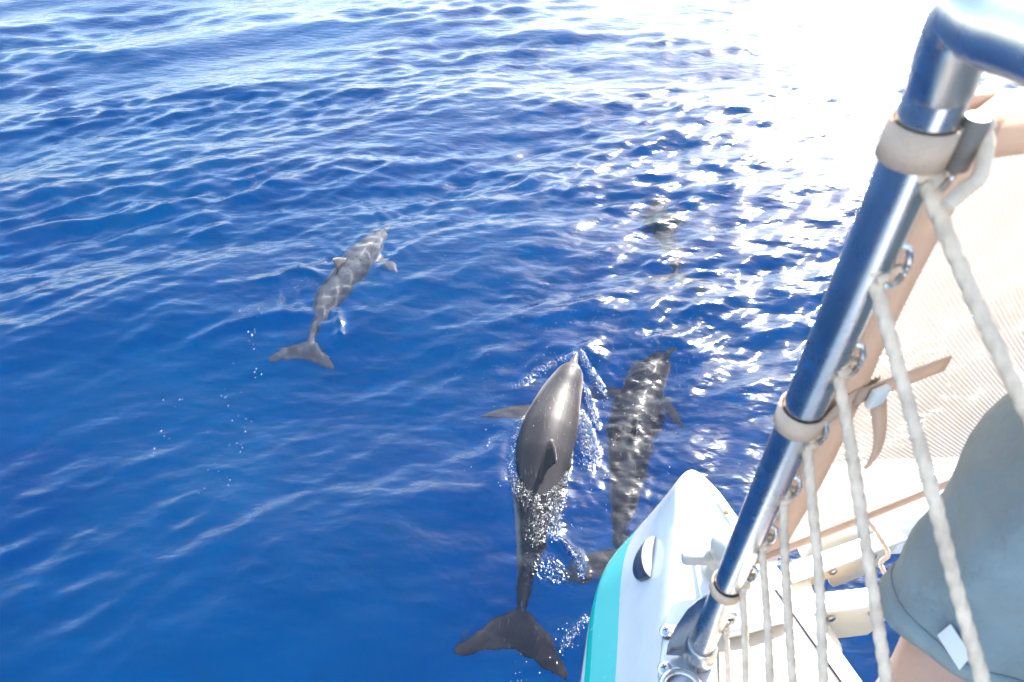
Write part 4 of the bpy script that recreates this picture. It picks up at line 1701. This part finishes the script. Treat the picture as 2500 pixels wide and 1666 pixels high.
def on_shorts(px, py, off=0.006):
    o_ = Vector((0, 0, CAM_H))
    v = ray(px, py).normalized()
    ok, loc, nrm, idx = shorts.ray_cast(shorts.matrix_world.inverted() @ o_, v)
    if not ok:
        return at_depth(px, py, 0.7), -v
    if nrm.dot(v) > 0:
        nrm = -nrm
    return loc + nrm * off, nrm


corners = [on_shorts(2298, 1545)[0], on_shorts(2332, 1519)[0], on_shorts(2376, 1590)[0], on_shorts(2347, 1623)[0]]
lab_n = (corners[1] - corners[0]).cross(corners[3] - corners[0]).normalized()
if lab_n.dot(Vector((0, 0, CAM_H)) - corners[0]) < 0:
    lab_n = -lab_n
label = MB().prism([c for c in corners], lab_n * 0.0018).build("label", principled("white_label", (0.78, 0.80, 0.82), rough=0.6), shorts, bevel=0.0004)
# a faint line of worn grey lettering on it, too blurred to read
ex = (corners[3] - corners[0])
ey_ = (corners[1] - corners[0])
m = MB()
px_ = 0.24
rs = random.Random(5)
while px_ < 0.80:
    w_ = rs.uniform(0.035, 0.055)
    a0 = corners[0] + ex * px_ + ey_ * (0.30 + .02 * rs.random()) + lab_n * 0.0024
    hh = rs.uniform(0.24, 0.34)
    m.prism([a0, a0 + ex * w_ * .7, a0 + ex * w_ * .7 + ey_ * hh, a0 + ey_ * hh], lab_n * 0.0003)
    px_ += w_
m.build("lettering", principled("grey_print", (0.02, 0.025, 0.035), rough=0.7), label)

# ================================================================== GLINT DROPLETS, FOAM BUBBLES AND SPRAY
def flecks(name, spots, label, mat):
    """small uneven blobs; spots = [(x, y, z, r)]"""
    base = [(0, 0, 1), (.894, 0, .447), (.276, .851, .447), (-.724, .526, .447), (-.724, -.526, .447), (.276, -.851, .447),
            (.724, .526, -.447), (-.276, .851, -.447), (-.894, 0, -.447), (-.276, -.851, -.447), (.724, -.526, -.447), (0, 0, -1)]
    tri = [(0, 1, 2), (0, 2, 3), (0, 3, 4), (0, 4, 5), (0, 5, 1), (1, 6, 2), (2, 7, 3), (3, 8, 4), (4, 9, 5), (5, 10, 1), (6, 7, 2), (7, 8, 3), (8, 9, 4), (9, 10, 5), (10, 6, 1), (11, 7, 6), (11, 8, 7), (11, 9, 8), (11, 10, 9), (11, 6, 10)]
    V, F = [], []
    for x, y, z, r in spots:
        o = len(V)
        a, b = random.uniform(.5, 1.2), random.uniform(.6, 2.6)
        V += [(x + p[0] * r * a, y + p[1] * r * b, z + p[2] * r * 0.8) for p in base]
        F += [tuple(i + o for i in t) for t in tri]
    ob = mesh_obj(name, V, F, mat)
    tag(ob, label, "foam", kind="stuff")
    return ob


M_FLECK = principled("foam_glint_white", (0.86, 0.88, 0.90), rough=0.25, noise=0.05, nscale=300)  # white of foam and spray, and of the droplets that imitate glints


def heights(xy):
    X = np.array([p[0] for p in xy])
    Y = np.array([p[1] for p in xy])
    return sea_height(X, Y)


rs = random.Random(21)
cand = []  # white droplets along the choppy strips, put there as sun glints
for si, (pts, wd, h) in enumerate(STRIPS):
    if h < 0.009:
        continue
    P = catmull([Vector(p) for p in pts], 60)
    for k in range(int((330 if si not in (7, 9) else 110) * wd / 0.03)):
        i = rs.randrange(60)
        d = rs.gauss(0, wd * 0.55)
        e = rs.gauss(0, wd * 0.55)
        cand.append((P[i].x + d, P[i].y + e, abs(rs.gauss(0.0001, 0.0008)) + 0.0005))
zz_ = heights(cand)
flecks("glint_droplets", [(x, y, z + r * .3, r) for (x, y, r), z in zip(cand, zz_)], "white droplets standing in for sun glints along the wake of the surfacing dolphin", M_FLECK)
cand = []
for px, py, n_, sp, r0 in ((640, 778, 4, 12, .010), (628, 815, 6, 16, .009), (612, 845, 5, 14, .008), (623, 900, 5, 14, .009), (560, 948, 9, 40, .006), (585, 1005, 6, 22, .008), (575, 1075, 7, 20, .007), (440, 985, 8, 60, .007), (385, 1040, 6, 30, .008), (372, 1100, 4, 12, .009),
                           (520, 1155, 4, 30, .007), (550, 1160, 3, 20, .008), (630, 760, 6, 40, .007), (730, 700, 5, 25, .006), (480, 1190, 3, 20, .006), (1200, 1050, 7, 22, .007), (1195, 1075, 4, 15, .008), (1215, 1200, 3, 10, .009), (1455, 1160, 6, 25, .008),
                           (1470, 1220, 5, 25, .008), (1500, 1075, 4, 25, .008), (1560, 1010, 8, 40, .006), (1630, 1130, 3, 20, .008), (1400, 1290, 4, 20, .007), (1395, 1555, 10, 25, .006), (1370, 1590, 8, 25, .006), (1260, 1650, 8, 30, .006), (1290, 1620, 5, 30, .006)):
    for k in range(n_):
        p = at_z(px + rs.gauss(0, sp * .6), py + rs.gauss(0, sp * .6), 0.0)
        cand.append((p.x, p.y, r0 * rs.choice((.1, .15, .2, .25, .3, .45))))
zz_ = heights(cand)
flecks("foam_bubbles", [(x, y, z, r) for (x, y, r), z in zip(cand, zz_)], "scattered white bubbles floating on the water behind the dolphins", M_FLECK)
cand = []
for k in range(1000):      # fine mist blown off the surface
    px, py = rs.gauss(1480, 190), rs.gauss(820, 190)
    if not (1050 < px < 1950 and 430 < py < 1180):
        continue
    h = rs.uniform(0.02, 0.5)
    p = at_z(px, py, h)
    cand.append((p.x, p.y, h, rs.uniform(.0006, .0014)))
flecks("spray_mist", cand, "fine specks of spray hanging over the water ahead of the dolphins", M_FLECK)
